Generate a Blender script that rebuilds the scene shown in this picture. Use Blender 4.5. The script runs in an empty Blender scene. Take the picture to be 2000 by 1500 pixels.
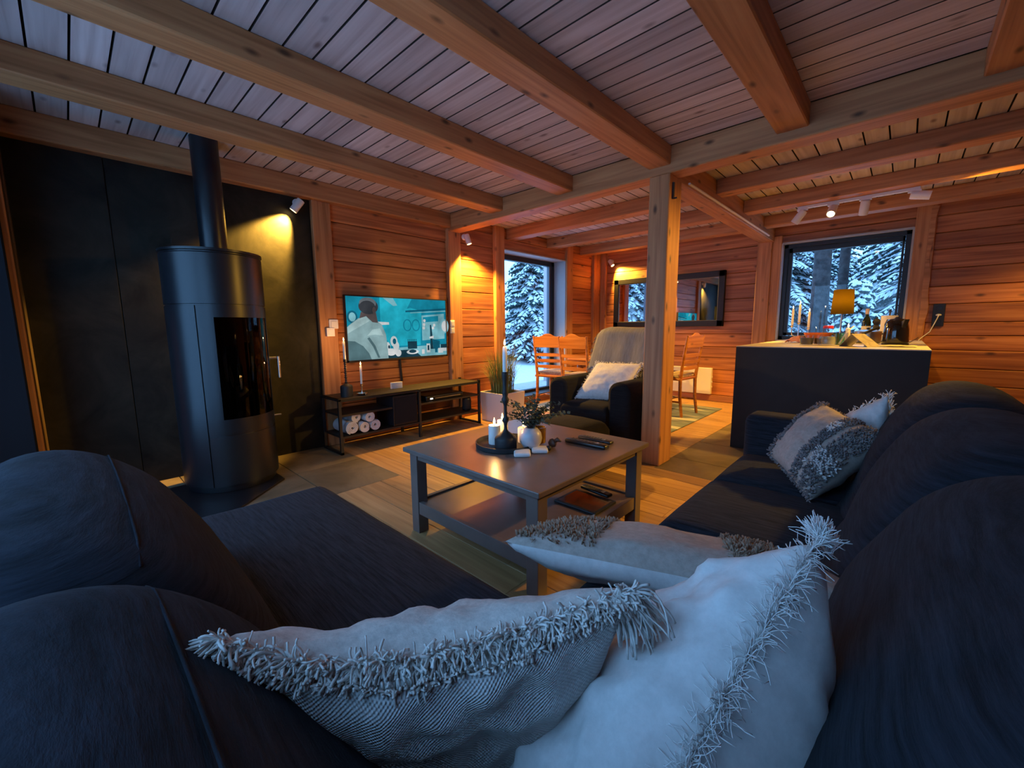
import bpy, bmesh, math, random
from mathutils import Vector, Matrix, noise
R = random.Random(7)
sc = bpy.context.scene
col = sc.collection

# ------------------------------------------------------------------ camera, sky, exposure
CAM_H = 1.06
RIGHT = Vector((0.72953924, 0.68387682, -0.00921945))
DOWN = Vector((0.08512084, -0.10416298, -0.99091095))
FWD = Vector((-0.67862135, 0.72212365, -0.13420315))
FPX = 810.46
cam_d = bpy.data.cameras.new('camera')
cam = bpy.data.objects.new('camera', cam_d)
col.objects.link(cam)
cam_d.sensor_width = 36.0
cam_d.lens = FPX / 2000 * 36.0
cam_d.clip_start = 0.02
mw = Matrix.Identity(4)
for i in range(3):
    mw[i][0] = RIGHT[i]; mw[i][1] = -DOWN[i]; mw[i][2] = -FWD[i]
mw[2][3] = CAM_H
cam.matrix_world = mw
sc.camera = cam

world = bpy.data.worlds.new('dusk_sky')
sc.world = world
world.use_nodes = True
bg = world.node_tree.nodes['Background']
bg.inputs[0].default_value = (0.22, 0.52, 1.0, 1)
bg.inputs[1].default_value = 1.9
sc.view_settings.view_transform = 'Standard'
sc.view_settings.look = 'None'
sc.view_settings.gamma = 1
sc.view_settings.use_curve_mapping = False
sc.view_settings.exposure = 1.05
sc.cycles.max_bounces = 10
sc.cycles.diffuse_bounces = 5
sc.cycles.glossy_bounces = 4
sc.cycles.transparent_max_bounces = 12
sc.cycles.sample_clamp_indirect = 4.0
sc.cycles.caustics_reflective = False
sc.cycles.caustics_refractive = False
sc.cycles.use_denoising = True
WARM = (1.0, 0.53, 0.075)
SPOT_W = 52.0

def lamp(name, kind, loc, energy, color=WARM, parent=None, **kw):
    d = bpy.data.lights.new(name, kind)
    d.energy = energy; d.color = color
    for k, v in kw.items():
        if k != 'aim': setattr(d, k, v)
    o = bpy.data.objects.new(name, d)
    col.objects.link(o)
    o.location = loc
    if 'aim' in kw:
        o.rotation_euler = (Vector(kw['aim']) - Vector(loc)).to_track_quat('-Z', 'Y').to_euler()
    if parent:
        o.parent = parent; o.matrix_parent_inverse = Matrix.Translation(-parent.location)
    return o

# kitchen ceiling lamps that stand to the right of the frame, and a dining lamp behind the post
lamp('kitchen_lamp_light', 'SPOT', (0.95, 4.3, 2.05), 165, aim=(-1.15, 3.1, 0.0), spot_size=math.radians(84), spot_blend=0.5, shadow_soft_size=0.06)
lamp('kitchen_lamp_light', 'SPOT', (1.1, 5.5, 2.05), 40, aim=(0.9, 5.6, 0.0), spot_size=math.radians(120), spot_blend=0.8, shadow_soft_size=0.06)

# ------------------------------------------------------------------ helpers
def ray(px, py):
    return RIGHT * ((px - 1000) / FPX) + DOWN * ((py - 750) / FPX) + FWD
def at_z(px, py, z):
    d = ray(px, py); return d * ((z - CAM_H) / d.z) + Vector((0, 0, CAM_H))
def at_x(px, py, x):
    d = ray(px, py); return d * (x / d.x) + Vector((0, 0, CAM_H))
def at_y(px, py, y):
    d = ray(px, py); return d * (y / d.y) + Vector((0, 0, CAM_H))

def tag(o, label=None, cat=None, group=None, kind=None):
    if label: o['label'] = label
    if cat: o['category'] = cat
    if group: o['group'] = group
    if kind: o['kind'] = kind
    return o

def empty(name, loc, label, cat, group=None, rz=0.0, kind=None):
    o = bpy.data.objects.new(name, None)
    o.empty_display_size = 0.1
    col.objects.link(o)
    o.location = loc
    o.rotation_euler = (0, 0, rz)
    return tag(o, label, cat, group, kind)

def copy_tree(o, parent=None):
    c = o.copy(); col.objects.link(c)
    if parent is not None:
        mpi = o.matrix_parent_inverse.copy()
        c.parent = parent; c.matrix_parent_inverse = mpi
    for ch in o.children: copy_tree(ch, c)
    return c

class MB:
    """collects simple shapes and links them as one mesh object"""
    def __init__(s): s.v = []; s.f = []; s.m = []; s.uv = None
    def add(s, vs, fs, mi=0):
        n = len(s.v)
        s.v += [tuple(p) for p in vs]
        s.f += [tuple(i + n for i in f) for f in fs]
        s.m += [mi] * len(fs)
        return s
    def box(s, lo, hi, mi=0, rot=None, piv=None):
        x0, y0, z0 = lo; x1, y1, z1 = hi
        vs = [Vector(p) for p in ((x0,y0,z0),(x1,y0,z0),(x1,y1,z0),(x0,y1,z0),(x0,y0,z1),(x1,y0,z1),(x1,y1,z1),(x0,y1,z1))]
        if rot is not None:
            p = Vector(piv) if piv is not None else (Vector(lo) + Vector(hi)) / 2
            vs = [rot @ (q - p) + p for q in vs]
        return s.add(vs, [(0,3,2,1),(4,5,6,7),(0,1,5,4),(1,2,6,5),(2,3,7,6),(3,0,4,7)], mi)
    def rbox(s, lo, hi, r, seg=3, mi=0, rot=None):
        bm = bmesh.new()
        bmesh.ops.create_cube(bm, size=1)
        c = (Vector(lo) + Vector(hi)) / 2; d = Vector(hi) - Vector(lo)
        for v in bm.verts: v.co = Vector((v.co.x * d.x, v.co.y * d.y, v.co.z * d.z))
        bmesh.ops.bevel(bm, geom=bm.edges[:], offset=r, segments=seg, profile=0.5, affect='EDGES')
        bm.verts.index_update()
        vs = [(rot @ v.co if rot is not None else v.co) + c for v in bm.verts]
        fs = [[v.index for v in f.verts] for f in bm.faces]
        bm.free()
        return s.add(vs, fs, mi)
    def tube(s, pts, r, n=8, mi=0, cap=True, twist=None):
        pts = [Vector(p) for p in pts]
        rs = r if isinstance(r, (list, tuple)) else [r] * len(pts)
        vs = []; fs = []
        up = None
        for i, p in enumerate(pts):
            t = (pts[min(i+1, len(pts)-1)] - pts[max(i-1, 0)])
            t = t.normalized() if t.length > 1e-9 else Vector((0,0,1))
            if up is None:
                up = Vector((0,0,1)) if abs(t.z) < 0.9 else Vector((1,0,0))
            a = up - t * up.dot(t)
            if a.length < 1e-5: a = t.orthogonal()
            a.normalize(); b = t.cross(a); up = a
            for k in range(n):
                an = 2*math.pi*k/n
                vs.append(p + (a*math.cos(an) + b*math.sin(an)) * rs[i])
        for i in range(len(pts)-1):
            for k in range(n):
                fs.append((i*n+k, i*n+(k+1)%n, (i+1)*n+(k+1)%n, (i+1)*n+k))
        if cap:
            fs.append(tuple(range(n-1, -1, -1))); fs.append(tuple(range((len(pts)-1)*n, len(pts)*n)))
        return s.add(vs, fs, mi)
    def lathe(s, prof, c=(0,0,0), n=24, mi=0, a0=0.0, a1=2*math.pi, sx=1, sy=1):
        """prof: list of (radius, z)"""
        full = abs(a1 - a0 - 2*math.pi) < 1e-6
        cols = n if full else n + 1
        vs = []; fs = []
        for (r, z) in prof:
            for k in range(cols):
                a = a0 + (a1 - a0) * k / n
                vs.append((c[0] + r*math.cos(a)*sx, c[1] + r*math.sin(a)*sy, c[2] + z))
        for i in range(len(prof)-1):
            for k in range(n):
                k2 = (k+1) % cols
                fs.append((i*cols+k, i*cols+k2, (i+1)*cols+k2, (i+1)*cols+k))
        if full:
            if prof[0][0] > 1e-5: fs.append(tuple(range(cols-1, -1, -1)))
            if prof[-1][0] > 1e-5: fs.append(tuple(range((len(prof)-1)*cols, len(prof)*cols)))
        return s.add(vs, fs, mi)
    def prism(s, poly, axis, d0, d1, mi=0):
        """extrude a 2-D polygon along axis 0/1/2"""
        n = len(poly); vs = []
        for d in (d0, d1):
            for (a, b) in poly:
                p = [a, b]; p.insert(axis, d); vs.append(p)
        fs = [tuple(range(n-1, -1, -1)), tuple(range(n, 2*n))]
        fs += [(i, (i+1) % n, n+(i+1) % n, n+i) for i in range(n)]
        return s.add(vs, fs, mi)
    def build(s, name, mats, parent=None, smooth=False, origin=None, bevel=0.0, subsurf=0, solid=0.0, auto=None):
        me = bpy.data.meshes.new(name)
        o0 = Vector(origin) if origin is not None else Vector((0,0,0))
        me.from_pydata([tuple(Vector(p) - o0) for p in s.v], [], s.f)
        if not isinstance(mats, (list, tuple)): mats = [mats]
        for m in mats: me.materials.append(m)
        if len(mats) > 1: me.polygons.foreach_set('material_index', s.m)
        if s.uv is not None:
            uvl = me.uv_layers.new(name='UVMap')
            for l in me.loops: uvl.data[l.index].uv = s.uv[l.vertex_index]
        me.update()
        bm = bmesh.new(); bm.from_mesh(me)
        bmesh.ops.recalc_face_normals(bm, faces=bm.faces[:])
        bm.to_mesh(me); bm.free()
        if smooth:
            me.polygons.foreach_set('use_smooth', [True]*len(me.polygons))
            if auto is not None:
                me.set_sharp_from_angle(angle=math.radians(auto))
        o = bpy.data.objects.new(name, me)
        col.objects.link(o)
        if parent is not None: o.parent = parent
        if origin is not None and parent is None: o.location = o0
        if solid:
            md = o.modifiers.new('solidify', 'SOLIDIFY'); md.thickness = solid; md.offset = 0
        if bevel:
            md = o.modifiers.new('bevel', 'BEVEL'); md.width = bevel; md.segments = 2; md.limit_method = 'ANGLE'
        if subsurf:
            md = o.modifiers.new('subsurf', 'SUBSURF'); md.levels = subsurf; md.render_levels = subsurf
        return o

# ------------------------------------------------------------------ materials
def newmat(name):
    m = bpy.data.materials.new(name); m.use_nodes = True
    nt = m.node_tree
    b = nt.nodes['Principled BSDF']
    return m, nt, b
def N(nt, typ, **kw):
    n = nt.nodes.new(typ)
    for k, v in kw.items(): setattr(n, k, v)
    return n
def ramp(nt, stops):
    r = N(nt, 'ShaderNodeValToRGB')
    e = r.color_ramp.elements
    while len(e) < len(stops): e.new(0.5)
    for i, (p, c) in enumerate(stops):
        e[i].position = p; e[i].color = (*c, 1) if len(c) == 3 else c
    return r

def plain(name, color, rough=0.5, metal=0.0, spec=0.5, emit=None, es=0.0, coat=0.0, sheen=0.0, bump=0.0, bscale=60.0, vary=0.0):
    m, nt, b = newmat(name)
    b.inputs['Base Color'].default_value = (*color, 1)
    b.inputs['Roughness'].default_value = rough
    b.inputs['Metallic'].default_value = metal
    b.inputs['Specular IOR Level'].default_value = spec
    b.inputs['Coat Weight'].default_value = coat
    if sheen:
        b.inputs['Sheen Weight'].default_value = sheen; b.inputs['Sheen Roughness'].default_value = 0.4
    if emit:
        b.inputs['Emission Color'].default_value = (*emit, 1); b.inputs['Emission Strength'].default_value = es
    tc = N(nt, 'ShaderNodeTexCoord')
    no = N(nt, 'ShaderNodeTexNoise'); no.inputs['Scale'].default_value = bscale; no.inputs['Detail'].default_value = 4
    nt.links.new(tc.outputs['Object'], no.inputs['Vector'])
    if bump:
        bp = N(nt, 'ShaderNodeBump'); bp.inputs['Strength'].default_value = bump; bp.inputs['Distance'].default_value = 0.01
        nt.links.new(no.outputs['Fac'], bp.inputs['Height']); nt.links.new(bp.outputs[0], b.inputs['Normal'])
    if vary:
        mx = ramp(nt, [(0.3, tuple(c*(1-vary) for c in color)), (0.7, tuple(min(1, c*(1+vary)) for c in color))])
        nt.links.new(no.outputs['Fac'], mx.inputs[0]); nt.links.new(mx.outputs[0], b.inputs['Base Color'])
    return m

def wood(name, dark, mid, light, knots=0.6, rough=0.6, scale=1.0, rand=0.35, knotcol=(0.05,0.02,0.008), bump=0.15, kscale=1.0):
    """grain runs along the object's own x axis"""
    m, nt, b = newmat(name)
    L = nt.links.new
    tc = N(nt, 'ShaderNodeTexCoord'); oi = N(nt, 'ShaderNodeObjectInfo')
    mul = N(nt, 'ShaderNodeMath', operation='MULTIPLY'); mul.inputs[1].default_value = 97.0
    L(oi.outputs['Random'], mul.inputs[0])
    comb = N(nt, 'ShaderNodeCombineXYZ')
    for i in range(3): L(mul.outputs[0], comb.inputs[i])
    add = N(nt, 'ShaderNodeVectorMath', operation='ADD')
    L(tc.outputs['Object'], add.inputs[0]); L(comb.outputs[0], add.inputs[1])
    # knots bend the grain
    kn = N(nt, 'ShaderNodeMapping'); kn.inputs['Scale'].default_value = (4.0*kscale, 9.0*kscale, 9.0*kscale)
    L(add.outputs[0], kn.inputs[0])
    vo = N(nt, 'ShaderNodeTexVoronoi', feature='F1'); vo.inputs['Scale'].default_value = 1.0; vo.inputs['Randomness'].default_value = 1.0
    L(kn.outputs[0], vo.inputs['Vector'])
    mp = N(nt, 'ShaderNodeMapping'); mp.inputs['Scale'].default_value = (1.3*scale, 34*scale, 34*scale)
    L(add.outputs[0], mp.inputs[0])
    n1 = N(nt, 'ShaderNodeTexNoise'); n1.inputs['Scale'].default_value = 1.0; n1.inputs['Detail'].default_value = 5; n1.inputs['Distortion'].default_value = 0.6
    L(mp.outputs[0], n1.inputs['Vector'])
    mp2 = N(nt, 'ShaderNodeMapping'); mp2.inputs['Scale'].default_value = (0.55*scale, 6*scale, 6*scale)
    L(add.outputs[0], mp2.inputs[0])
    n2 = N(nt, 'ShaderNodeTexNoise'); n2.inputs['Scale'].default_value = 1.0; n2.inputs['Detail'].default_value = 2
    L(mp2.outputs[0], n2.inputs['Vector'])
    # rings from the slow noise
    rg = N(nt, 'ShaderNodeMath', operation='MULTIPLY'); rg.inputs[1].default_value = 34.0
    L(n2.outputs['Fac'], rg.inputs[0])
    sn = N(nt, 'ShaderNodeMath', operation='SINE'); L(rg.outputs[0], sn.inputs[0])
    sm = N(nt, 'ShaderNodeMath', operation='MULTIPLY_ADD'); sm.inputs[1].default_value = 0.07; sm.inputs[2].default_value = 0.0
    L(sn.outputs[0], sm.inputs[0])
    ad = N(nt, 'ShaderNodeMath', operation='ADD'); L(n1.outputs['Fac'], ad.inputs[0]); L(sm.outputs[0], ad.inputs[1])
    rp = ramp(nt, [(0.3, dark), (0.5, mid), (0.7, light)])
    L(ad.outputs[0], rp.inputs[0])
    # per piece shade
    hsv = N(nt, 'ShaderNodeHueSaturation')
    mr = N(nt, 'ShaderNodeMapRange'); mr.inputs['To Min'].default_value = 1 - rand; mr.inputs['To Max'].default_value = 1 + rand*0.8
    L(oi.outputs['Random'], mr.inputs['Value']); L(mr.outputs[0], hsv.inputs['Value'])
    L(rp.outputs[0], hsv.inputs['Color'])
    kr = ramp(nt, [(0.06, (1,1,1)), (0.20, (0,0,0))])
    L(vo.outputs['Distance'], kr.inputs[0])
    # only some cells hold a knot
    sel = N(nt, 'ShaderNodeSeparateColor'); L(vo.outputs['Color'], sel.inputs[0])
    gt = N(nt, 'ShaderNodeMath', operation='LESS_THAN'); gt.inputs[1].default_value = knots
    L(sel.outputs[0], gt.inputs[0])
    km = N(nt, 'ShaderNodeMath', operation='MULTIPLY'); L(kr.outputs[0], km.inputs[0]); L(gt.outputs[0], km.inputs[1])
    km2 = N(nt, 'ShaderNodeMath', operation='MULTIPLY'); L(km.outputs[0], km2.inputs[0]); km2.inputs[1].default_value = 0.85
    mix = N(nt, 'ShaderNodeMix', data_type='RGBA')
    L(km2.outputs[0], mix.inputs['Factor']); L(hsv.outputs[0], mix.inputs['A']); mix.inputs['B'].default_value = (*knotcol, 1)
    L(mix.outputs['Result'], b.inputs['Base Color'])
    b.inputs['Roughness'].default_value = rough
    bp = N(nt, 'ShaderNodeBump'); bp.inputs['Strength'].default_value = bump; bp.inputs['Distance'].default_value = 0.004
    L(ad.outputs[0], bp.inputs['Height']); L(bp.outputs[0], b.inputs['Normal'])
    return m

def fabric(name, c0, c1, rib=0.0, iso=0, weave=0.0, sheen=0.3, rough=0.95, ribscale=420.0, axis=0, uvw=90.0):
    m, nt, b = newmat(name)
    L = nt.links.new
    tc = N(nt, 'ShaderNodeTexCoord')
    mp = N(nt, 'ShaderNodeMapping')
    sca = [iso]*3 if iso else [9, 9, 9]
    if not iso: sca[axis] = 130
    mp.inputs['Scale'].default_value = sca
    L(tc.outputs['Object'], mp.inputs[0])
    no = N(nt, 'ShaderNodeTexNoise'); no.inputs['Scale'].default_value = 1.0; no.inputs['Detail'].default_value = 6; no.inputs['Roughness'].default_value = 0.7
    L(mp.outputs[0], no.inputs['Vector'])
    rp = ramp(nt, [(0.35, c0), (0.68, c1)]); L(no.outputs['Fac'], rp.inputs[0]); L(rp.outputs[0], b.inputs['Base Color'])
    b.inputs['Roughness'].default_value = rough
    b.inputs['Specular IOR Level'].default_value = 0.2
    b.inputs['Sheen Weight'].default_value = sheen; b.inputs['Sheen Roughness'].default_value = 0.5
    if weave:
        sp = N(nt, 'ShaderNodeSeparateXYZ'); L(tc.outputs['UV'], sp.inputs[0])
        outs = []
        n3 = N(nt, 'ShaderNodeTexNoise'); n3.inputs['Scale'].default_value = 14; L(tc.outputs['UV'], n3.inputs['Vector'])
        for i in range(2):
            a = N(nt, 'ShaderNodeMath', operation='MULTIPLY_ADD'); a.inputs[1].default_value = uvw*2*math.pi; L(sp.outputs[i], a.inputs[0])
            j = N(nt, 'ShaderNodeMath', operation='MULTIPLY'); j.inputs[1].default_value = 1.4; L(n3.outputs['Fac'], j.inputs[0]); L(j.outputs[0], a.inputs[2])
            s = N(nt, 'ShaderNodeMath', operation='SINE'); L(a.outputs[0], s.inputs[0]); outs.append(s)
        pr = N(nt, 'ShaderNodeMath', operation='MULTIPLY'); L(outs[0].outputs[0], pr.inputs[0]); L(outs[1].outputs[0], pr.inputs[1])
        hmx = pr
        rw = ramp(nt, [(0.0, tuple(c*0.55 for c in c0)), (0.5, c0), (1.0, c1)])
        mr = N(nt, 'ShaderNodeMapRange'); mr.inputs['From Min'].default_value = -1; L(pr.outputs[0], mr.inputs['Value']); L(mr.outputs[0], rw.inputs[0])
        mx = N(nt, 'ShaderNodeMix', data_type='RGBA'); mx.inputs['Factor'].default_value = 0.5
        L(rp.outputs[0], mx.inputs['A']); L(rw.outputs[0], mx.inputs['B']); L(mx.outputs['Result'], b.inputs['Base Color'])
        bp = N(nt, 'ShaderNodeBump'); bp.inputs['Strength'].default_value = weave; bp.inputs['Distance'].default_value = 0.002
        L(pr.outputs[0], bp.inputs['Height']); L(bp.outputs[0], b.inputs['Normal'])
    else:
        bp = N(nt, 'ShaderNodeBump'); bp.inputs['Strength'].default_value = rib or 0.25; bp.inputs['Distance'].default_value = 0.004
        L(no.outputs['Fac'], bp.inputs['Height']); L(bp.outputs[0], b.inputs['Normal'])
    return m

def mottled(name, c0, c1, rough=0.55, scale=3.0, bump=0.05, rand=0.15, spec=0.4):
    m, nt, b = newmat(name)
    L = nt.links.new
    tc = N(nt, 'ShaderNodeTexCoord'); oi = N(nt, 'ShaderNodeObjectInfo')
    mul = N(nt, 'ShaderNodeMath', operation='MULTIPLY'); mul.inputs[1].default_value = 53.0; L(oi.outputs['Random'], mul.inputs[0])
    add = N(nt, 'ShaderNodeVectorMath', operation='ADD'); L(tc.outputs['Object'], add.inputs[0])
    cx = N(nt, 'ShaderNodeCombineXYZ'); L(mul.outputs[0], cx.inputs[0]); L(mul.outputs[0], cx.inputs[1]); L(cx.outputs[0], add.inputs[1])
    no = N(nt, 'ShaderNodeTexNoise'); no.inputs['Scale'].default_value = scale; no.inputs['Detail'].default_value = 9; no.inputs['Roughness'].default_value = 0.65; no.inputs['Distortion'].default_value = 0.8
    L(add.outputs[0], no.inputs['Vector'])
    rp = ramp(nt, [(0.32, c0), (0.68, c1)]); L(no.outputs['Fac'], rp.inputs[0])
    hsv = N(nt, 'ShaderNodeHueSaturation'); mr = N(nt, 'ShaderNodeMapRange'); mr.inputs['To Min'].default_value = 1-rand; mr.inputs['To Max'].default_value = 1+rand
    L(oi.outputs['Random'], mr.inputs['Value']); L(mr.outputs[0], hsv.inputs['Value']); L(rp.outputs[0], hsv.inputs['Color']); L(hsv.outputs[0], b.inputs['Base Color'])
    b.inputs['Roughness'].default_value = rough; b.inputs['Specular IOR Level'].default_value = spec
    bp = N(nt, 'ShaderNodeBump'); bp.inputs['Strength'].default_value = bump; bp.inputs['Distance'].default_value = 0.01
    L(no.outputs['Fac'], bp.inputs['Height']); L(bp.outputs[0], b.inputs['Normal'])
    return m

def pane(name, tint=(1,1,1), gloss=0.1, rough=0.0):
    """window glass: mostly clear, mirrors at grazing angles"""
    m = bpy.data.materials.new(name); m.use_nodes = True
    nt = m.node_tree; nt.nodes.clear()
    out = N(nt, 'ShaderNodeOutputMaterial'); mx = N(nt, 'ShaderNodeMixShader')
    tr = N(nt, 'ShaderNodeBsdfTransparent'); tr.inputs[0].default_value = (*tint, 1)
    gl = N(nt, 'ShaderNodeBsdfGlossy'); gl.inputs['Roughness'].default_value = rough
    lw = N(nt, 'ShaderNodeLayerWeight'); lw.inputs[0].default_value = 0.5
    pw = N(nt, 'ShaderNodeMath', operation='POWER'); pw.inputs[1].default_value = 5.0
    fr = N(nt, 'ShaderNodeMath', operation='MULTIPLY_ADD'); fr.inputs[1].default_value = 0.9; fr.inputs[2].default_value = 0.02
    nt.links.new(lw.outputs['Facing'], pw.inputs[0]); nt.links.new(pw.outputs[0], fr.inputs[0])
    nt.links.new(fr.outputs[0], mx.inputs[0]); nt.links.new(tr.outputs[0], mx.inputs[1]); nt.links.new(gl.outputs[0], mx.inputs[2])
    nt.links.new(mx.outputs[0], out.inputs[0])
    return m

def glow(name, color, strength):
    m = bpy.data.materials.new(name); m.use_nodes = True
    nt = m.node_tree; nt.nodes.clear()
    out = N(nt, 'ShaderNodeOutputMaterial'); e = N(nt, 'ShaderNodeEmission')
    e.inputs[0].default_value = (*color, 1); e.inputs[1].default_value = strength
    nt.links.new(e.outputs[0], out.inputs[0])
    return m

M_CEDAR = wood('cedar_planks', (0.27,0.085,0.026), (0.43,0.150,0.048), (0.56,0.225,0.078), knots=0.5, rough=0.5, rand=0.28)
M_BEAM = wood('pine_beam', (0.36,0.145,0.050), (0.49,0.210,0.078), (0.58,0.275,0.11), knots=0.72, rough=0.55, rand=0.12, kscale=1.15)
M_CEIL = wood('whitewashed_boards', (0.44,0.37,0.35), (0.53,0.465,0.445), (0.60,0.54,0.52), knots=0.55, rough=0.75, bump=0.04, rand=0.20, knotcol=(0.16,0.11,0.10), kscale=1.15)
M_FLOOR = wood('oak_floor', (0.40,0.215,0.085), (0.50,0.285,0.12), (0.58,0.345,0.155), knots=0.12, rough=0.42, rand=0.14, bump=0.1)
M_TILE = mottled('stone_tile', (0.10,0.078,0.045), (0.23,0.18,0.115), rough=0.45, scale=2.6)
M_EDGE = plain('seam_shade_edge', (0.07,0.05,0.045), 0.95, spec=0.1)
M_GROUT = plain('grout', (0.42,0.34,0.22), 0.9)
M_DARKWALL = mottled('dark_plaster', (0.0030,0.0028,0.0025), (0.026,0.0235,0.017), rough=0.62, scale=3.4, bump=0.12, rand=0.05, spec=0.25)
M_ISLAND = mottled('black_stone', (0.010,0.0105,0.0115), (0.020,0.0205,0.022), rough=0.6, scale=2.0, rand=0.0)
M_WORKTOP = mottled('pale_worktop', (0.45,0.40,0.31), (0.58,0.52,0.42), rough=0.4, scale=6.0, rand=0.0)
M_FILL = plain('wall_core', (0.012,0.008,0.006), 0.95, spec=0.1)
M_BLACK = plain('black_metal', (0.012,0.013,0.016), 0.45)
M_STOVE = plain('black_steel', (0.008,0.009,0.012), 0.33, spec=0.5)
M_FRAME = plain('black_window_frame', (0.010,0.011,0.014), 0.4)
M_REVEAL = plain('grey_reveal', (0.42,0.42,0.43), 0.55)
M_GLASS = pane('window_glass')
M_WHITE = plain('white_plastic', (0.78,0.76,0.74), 0.4)
M_CHROME = plain('chrome', (0.75,0.75,0.76), 0.2, metal=1.0)
M_STEEL = plain('brushed_steel', (0.5,0.5,0.5), 0.3, metal=1.0)
M_SOFA = fabric('charcoal_ribbed_fabric', (0.008,0.010,0.0145), (0.034,0.040,0.056), rib=0.9, sheen=0.02, axis=1)
M_SOFA_B = fabric('charcoal_back_fabric', (0.008,0.0095,0.0135), (0.027,0.032,0.046), rib=0.9, sheen=0.02, axis=2)
M_ARMCHAIR = fabric('black_armchair_fabric', (0.007,0.007,0.008), (0.016,0.016,0.019), rib=0.3, sheen=0.02, axis=2)
M_WAX = plain('white_wax', (0.85,0.80,0.74), 0.45, spec=0.4)
M_WAX.node_tree.nodes['Principled BSDF'].inputs['Subsurface Weight'].default_value = 0.3
M_WAX.node_tree.nodes['Principled BSDF'].inputs['Subsurface Radius'].default_value = (0.02,0.01,0.005)
M_FLAME = glow('candle_flame', (1.0,0.62,0.22), 10.0)
M_BULB = glow('spot_bulb', (1.0,0.66,0.24), 14.0)
M_LINEN = fabric('woven_linen', (0.56,0.54,0.52), (0.86,0.84,0.81), weave=0.7, sheen=0.05, uvw=96.0)
M_LINENBACK = fabric('brushed_linen', (0.50,0.45,0.41), (0.70,0.63,0.57), rib=0.3, sheen=0.05, iso=110)
M_COTTON = fabric('white_cotton', (0.66,0.64,0.62), (0.80,0.78,0.76), rib=0.12, sheen=0.05, iso=45)
M_FRINGE = plain('cotton_fringe', (0.66,0.62,0.58), 0.9, spec=0.1, vary=0.22, bscale=90)
M_FRINGEW = plain('white_fringe', (0.78,0.75,0.73), 0.9, spec=0.1)
M_SHAG = plain('taupe_shag', (0.36,0.26,0.19), 0.95, spec=0.1, vary=0.35, bscale=70)
M_GREYSHAG = plain('grey_shag', (0.24,0.215,0.215), 0.95, spec=0.1, vary=0.4, bscale=60)
M_TAUPE = fabric('taupe_cotton', (0.42,0.35,0.30), (0.56,0.48,0.42), rib=0.3, sheen=0.05, iso=60)
M_THROW = fabric('grey_throw', (0.17,0.17,0.18), (0.27,0.27,0.285), rib=0.5, sheen=0.05)
M_TABLE = plain('grey_brown_lacquer', (0.175,0.125,0.108), 0.30, spec=0.5, vary=0.12, bscale=9)
M_CHAIR = wood('honey_pine', (0.30,0.095,0.018), (0.42,0.15,0.030), (0.50,0.20,0.05), knots=0.1, rough=0.4, rand=0.06)
M_SNOW = plain('snow', (0.82,0.86,0.90), 0.8, bump=0.3, bscale=3)
M_NEEDLE = plain('spruce_needles', (0.030,0.060,0.058), 0.8, vary=0.4, bscale=5)
M_BARK = plain('bark', (0.040,0.030,0.029), 0.9, bump=1.0, bscale=9, vary=0.75)
M_GREEN = plain('grass_blades', (0.16,0.20,0.055), 0.6, vary=0.45, bscale=9)
M_EUCA = plain('eucalyptus_leaves', (0.075,0.105,0.080), 0.7, vary=0.4, bscale=30)
M_TOWEL = plain('white_towel', (0.68,0.66,0.66), 0.95, bump=0.6, bscale=140)
M_GLASSWARE = pane('clear_glassware', (0.93,0.95,0.96))

# ------------------------------------------------------------------ boards
_board_cache = {}
def board_mesh(L, W, T, c, mat):
    """chamfered board: x along the grain, y width, z thickness, face at +z"""
    key = (round(L,3), round(W,3), round(T,3), round(c,4), mat.name)
    if key in _board_cache: return _board_cache[key]
    a = W/2; prof = [(-a, -T/2), (a, -T/2), (a, T/2-c), (a-c, T/2), (-a+c, T/2), (-a, T/2-c)]
    vs = [(x, y, z) for x in (-L/2, L/2) for (y, z) in prof]
    n = 6
    fs = [tuple(range(n-1,-1,-1)), tuple(range(n, 2*n))] + [(i, (i+1)%n, n+(i+1)%n, n+i) for i in range(n)]
    me = bpy.data.meshes.new('board'); me.from_pydata(vs, [], fs); me.materials.append(mat)
    bm = bmesh.new(); bm.from_mesh(me); bmesh.ops.recalc_face_normals(bm, faces=bm.faces[:]); bm.to_mesh(me); bm.free()
    if mat.name == 'whitewashed_boards':            # board edges coloured dark to paint in the shade of the seams
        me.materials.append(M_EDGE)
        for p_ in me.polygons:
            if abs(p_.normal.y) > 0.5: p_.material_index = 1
    _board_cache[key] = me
    return me
def board(name, p0, p1, W, T, normal, mat, parent=None, c=0.003):
    """board from p0 to p1 (centre line of its face); its face looks along normal"""
    p0 = Vector(p0); p1 = Vector(p1); n = Vector(normal)
    x = (p1 - p0); L = x.length; x.normalize(); y = n.cross(x)
    me = board_mesh(L, W, T, c, mat)
    o = bpy.data.objects.new(name, me); col.objects.link(o)
    m = Matrix.Identity(4); ctr = (p0 + p1)/2 - n*T/2
    for i in range(3): m[i][0] = x[i]; m[i][1] = y[i]; m[i][2] = n[i]; m[i][3] = ctr[i]
    o.matrix_world = m
    if parent is not None: o.parent = parent
    return o
def beam(name, lo, hi, axis, mat, label, kind='structure', c=0.006):
    """square timber with its grain along axis"""
    lo = Vector(lo); hi = Vector(hi); d = hi - lo; ctr = (lo+hi)/2
    o1, o2 = [(1,2),(2,0),(0,1)][axis]
    mb = MB(); mb.rbox((-d[axis]/2, -d[o1]/2, -d[o2]/2), (d[axis]/2, d[o1]/2, d[o2]/2), c, 1)
    o = mb.build(name, mat)
    m = Matrix.Identity(4)
    for k, ax in enumerate((axis, o1, o2)):
        for i in range(3): m[i][k] = 1.0 if i == ax else 0.0
    for i in range(3): m[i][3] = ctr[i]
    o.matrix_world = m
    return tag(o, label, 'beam' if axis != 2 else 'post', None, kind)

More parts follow.
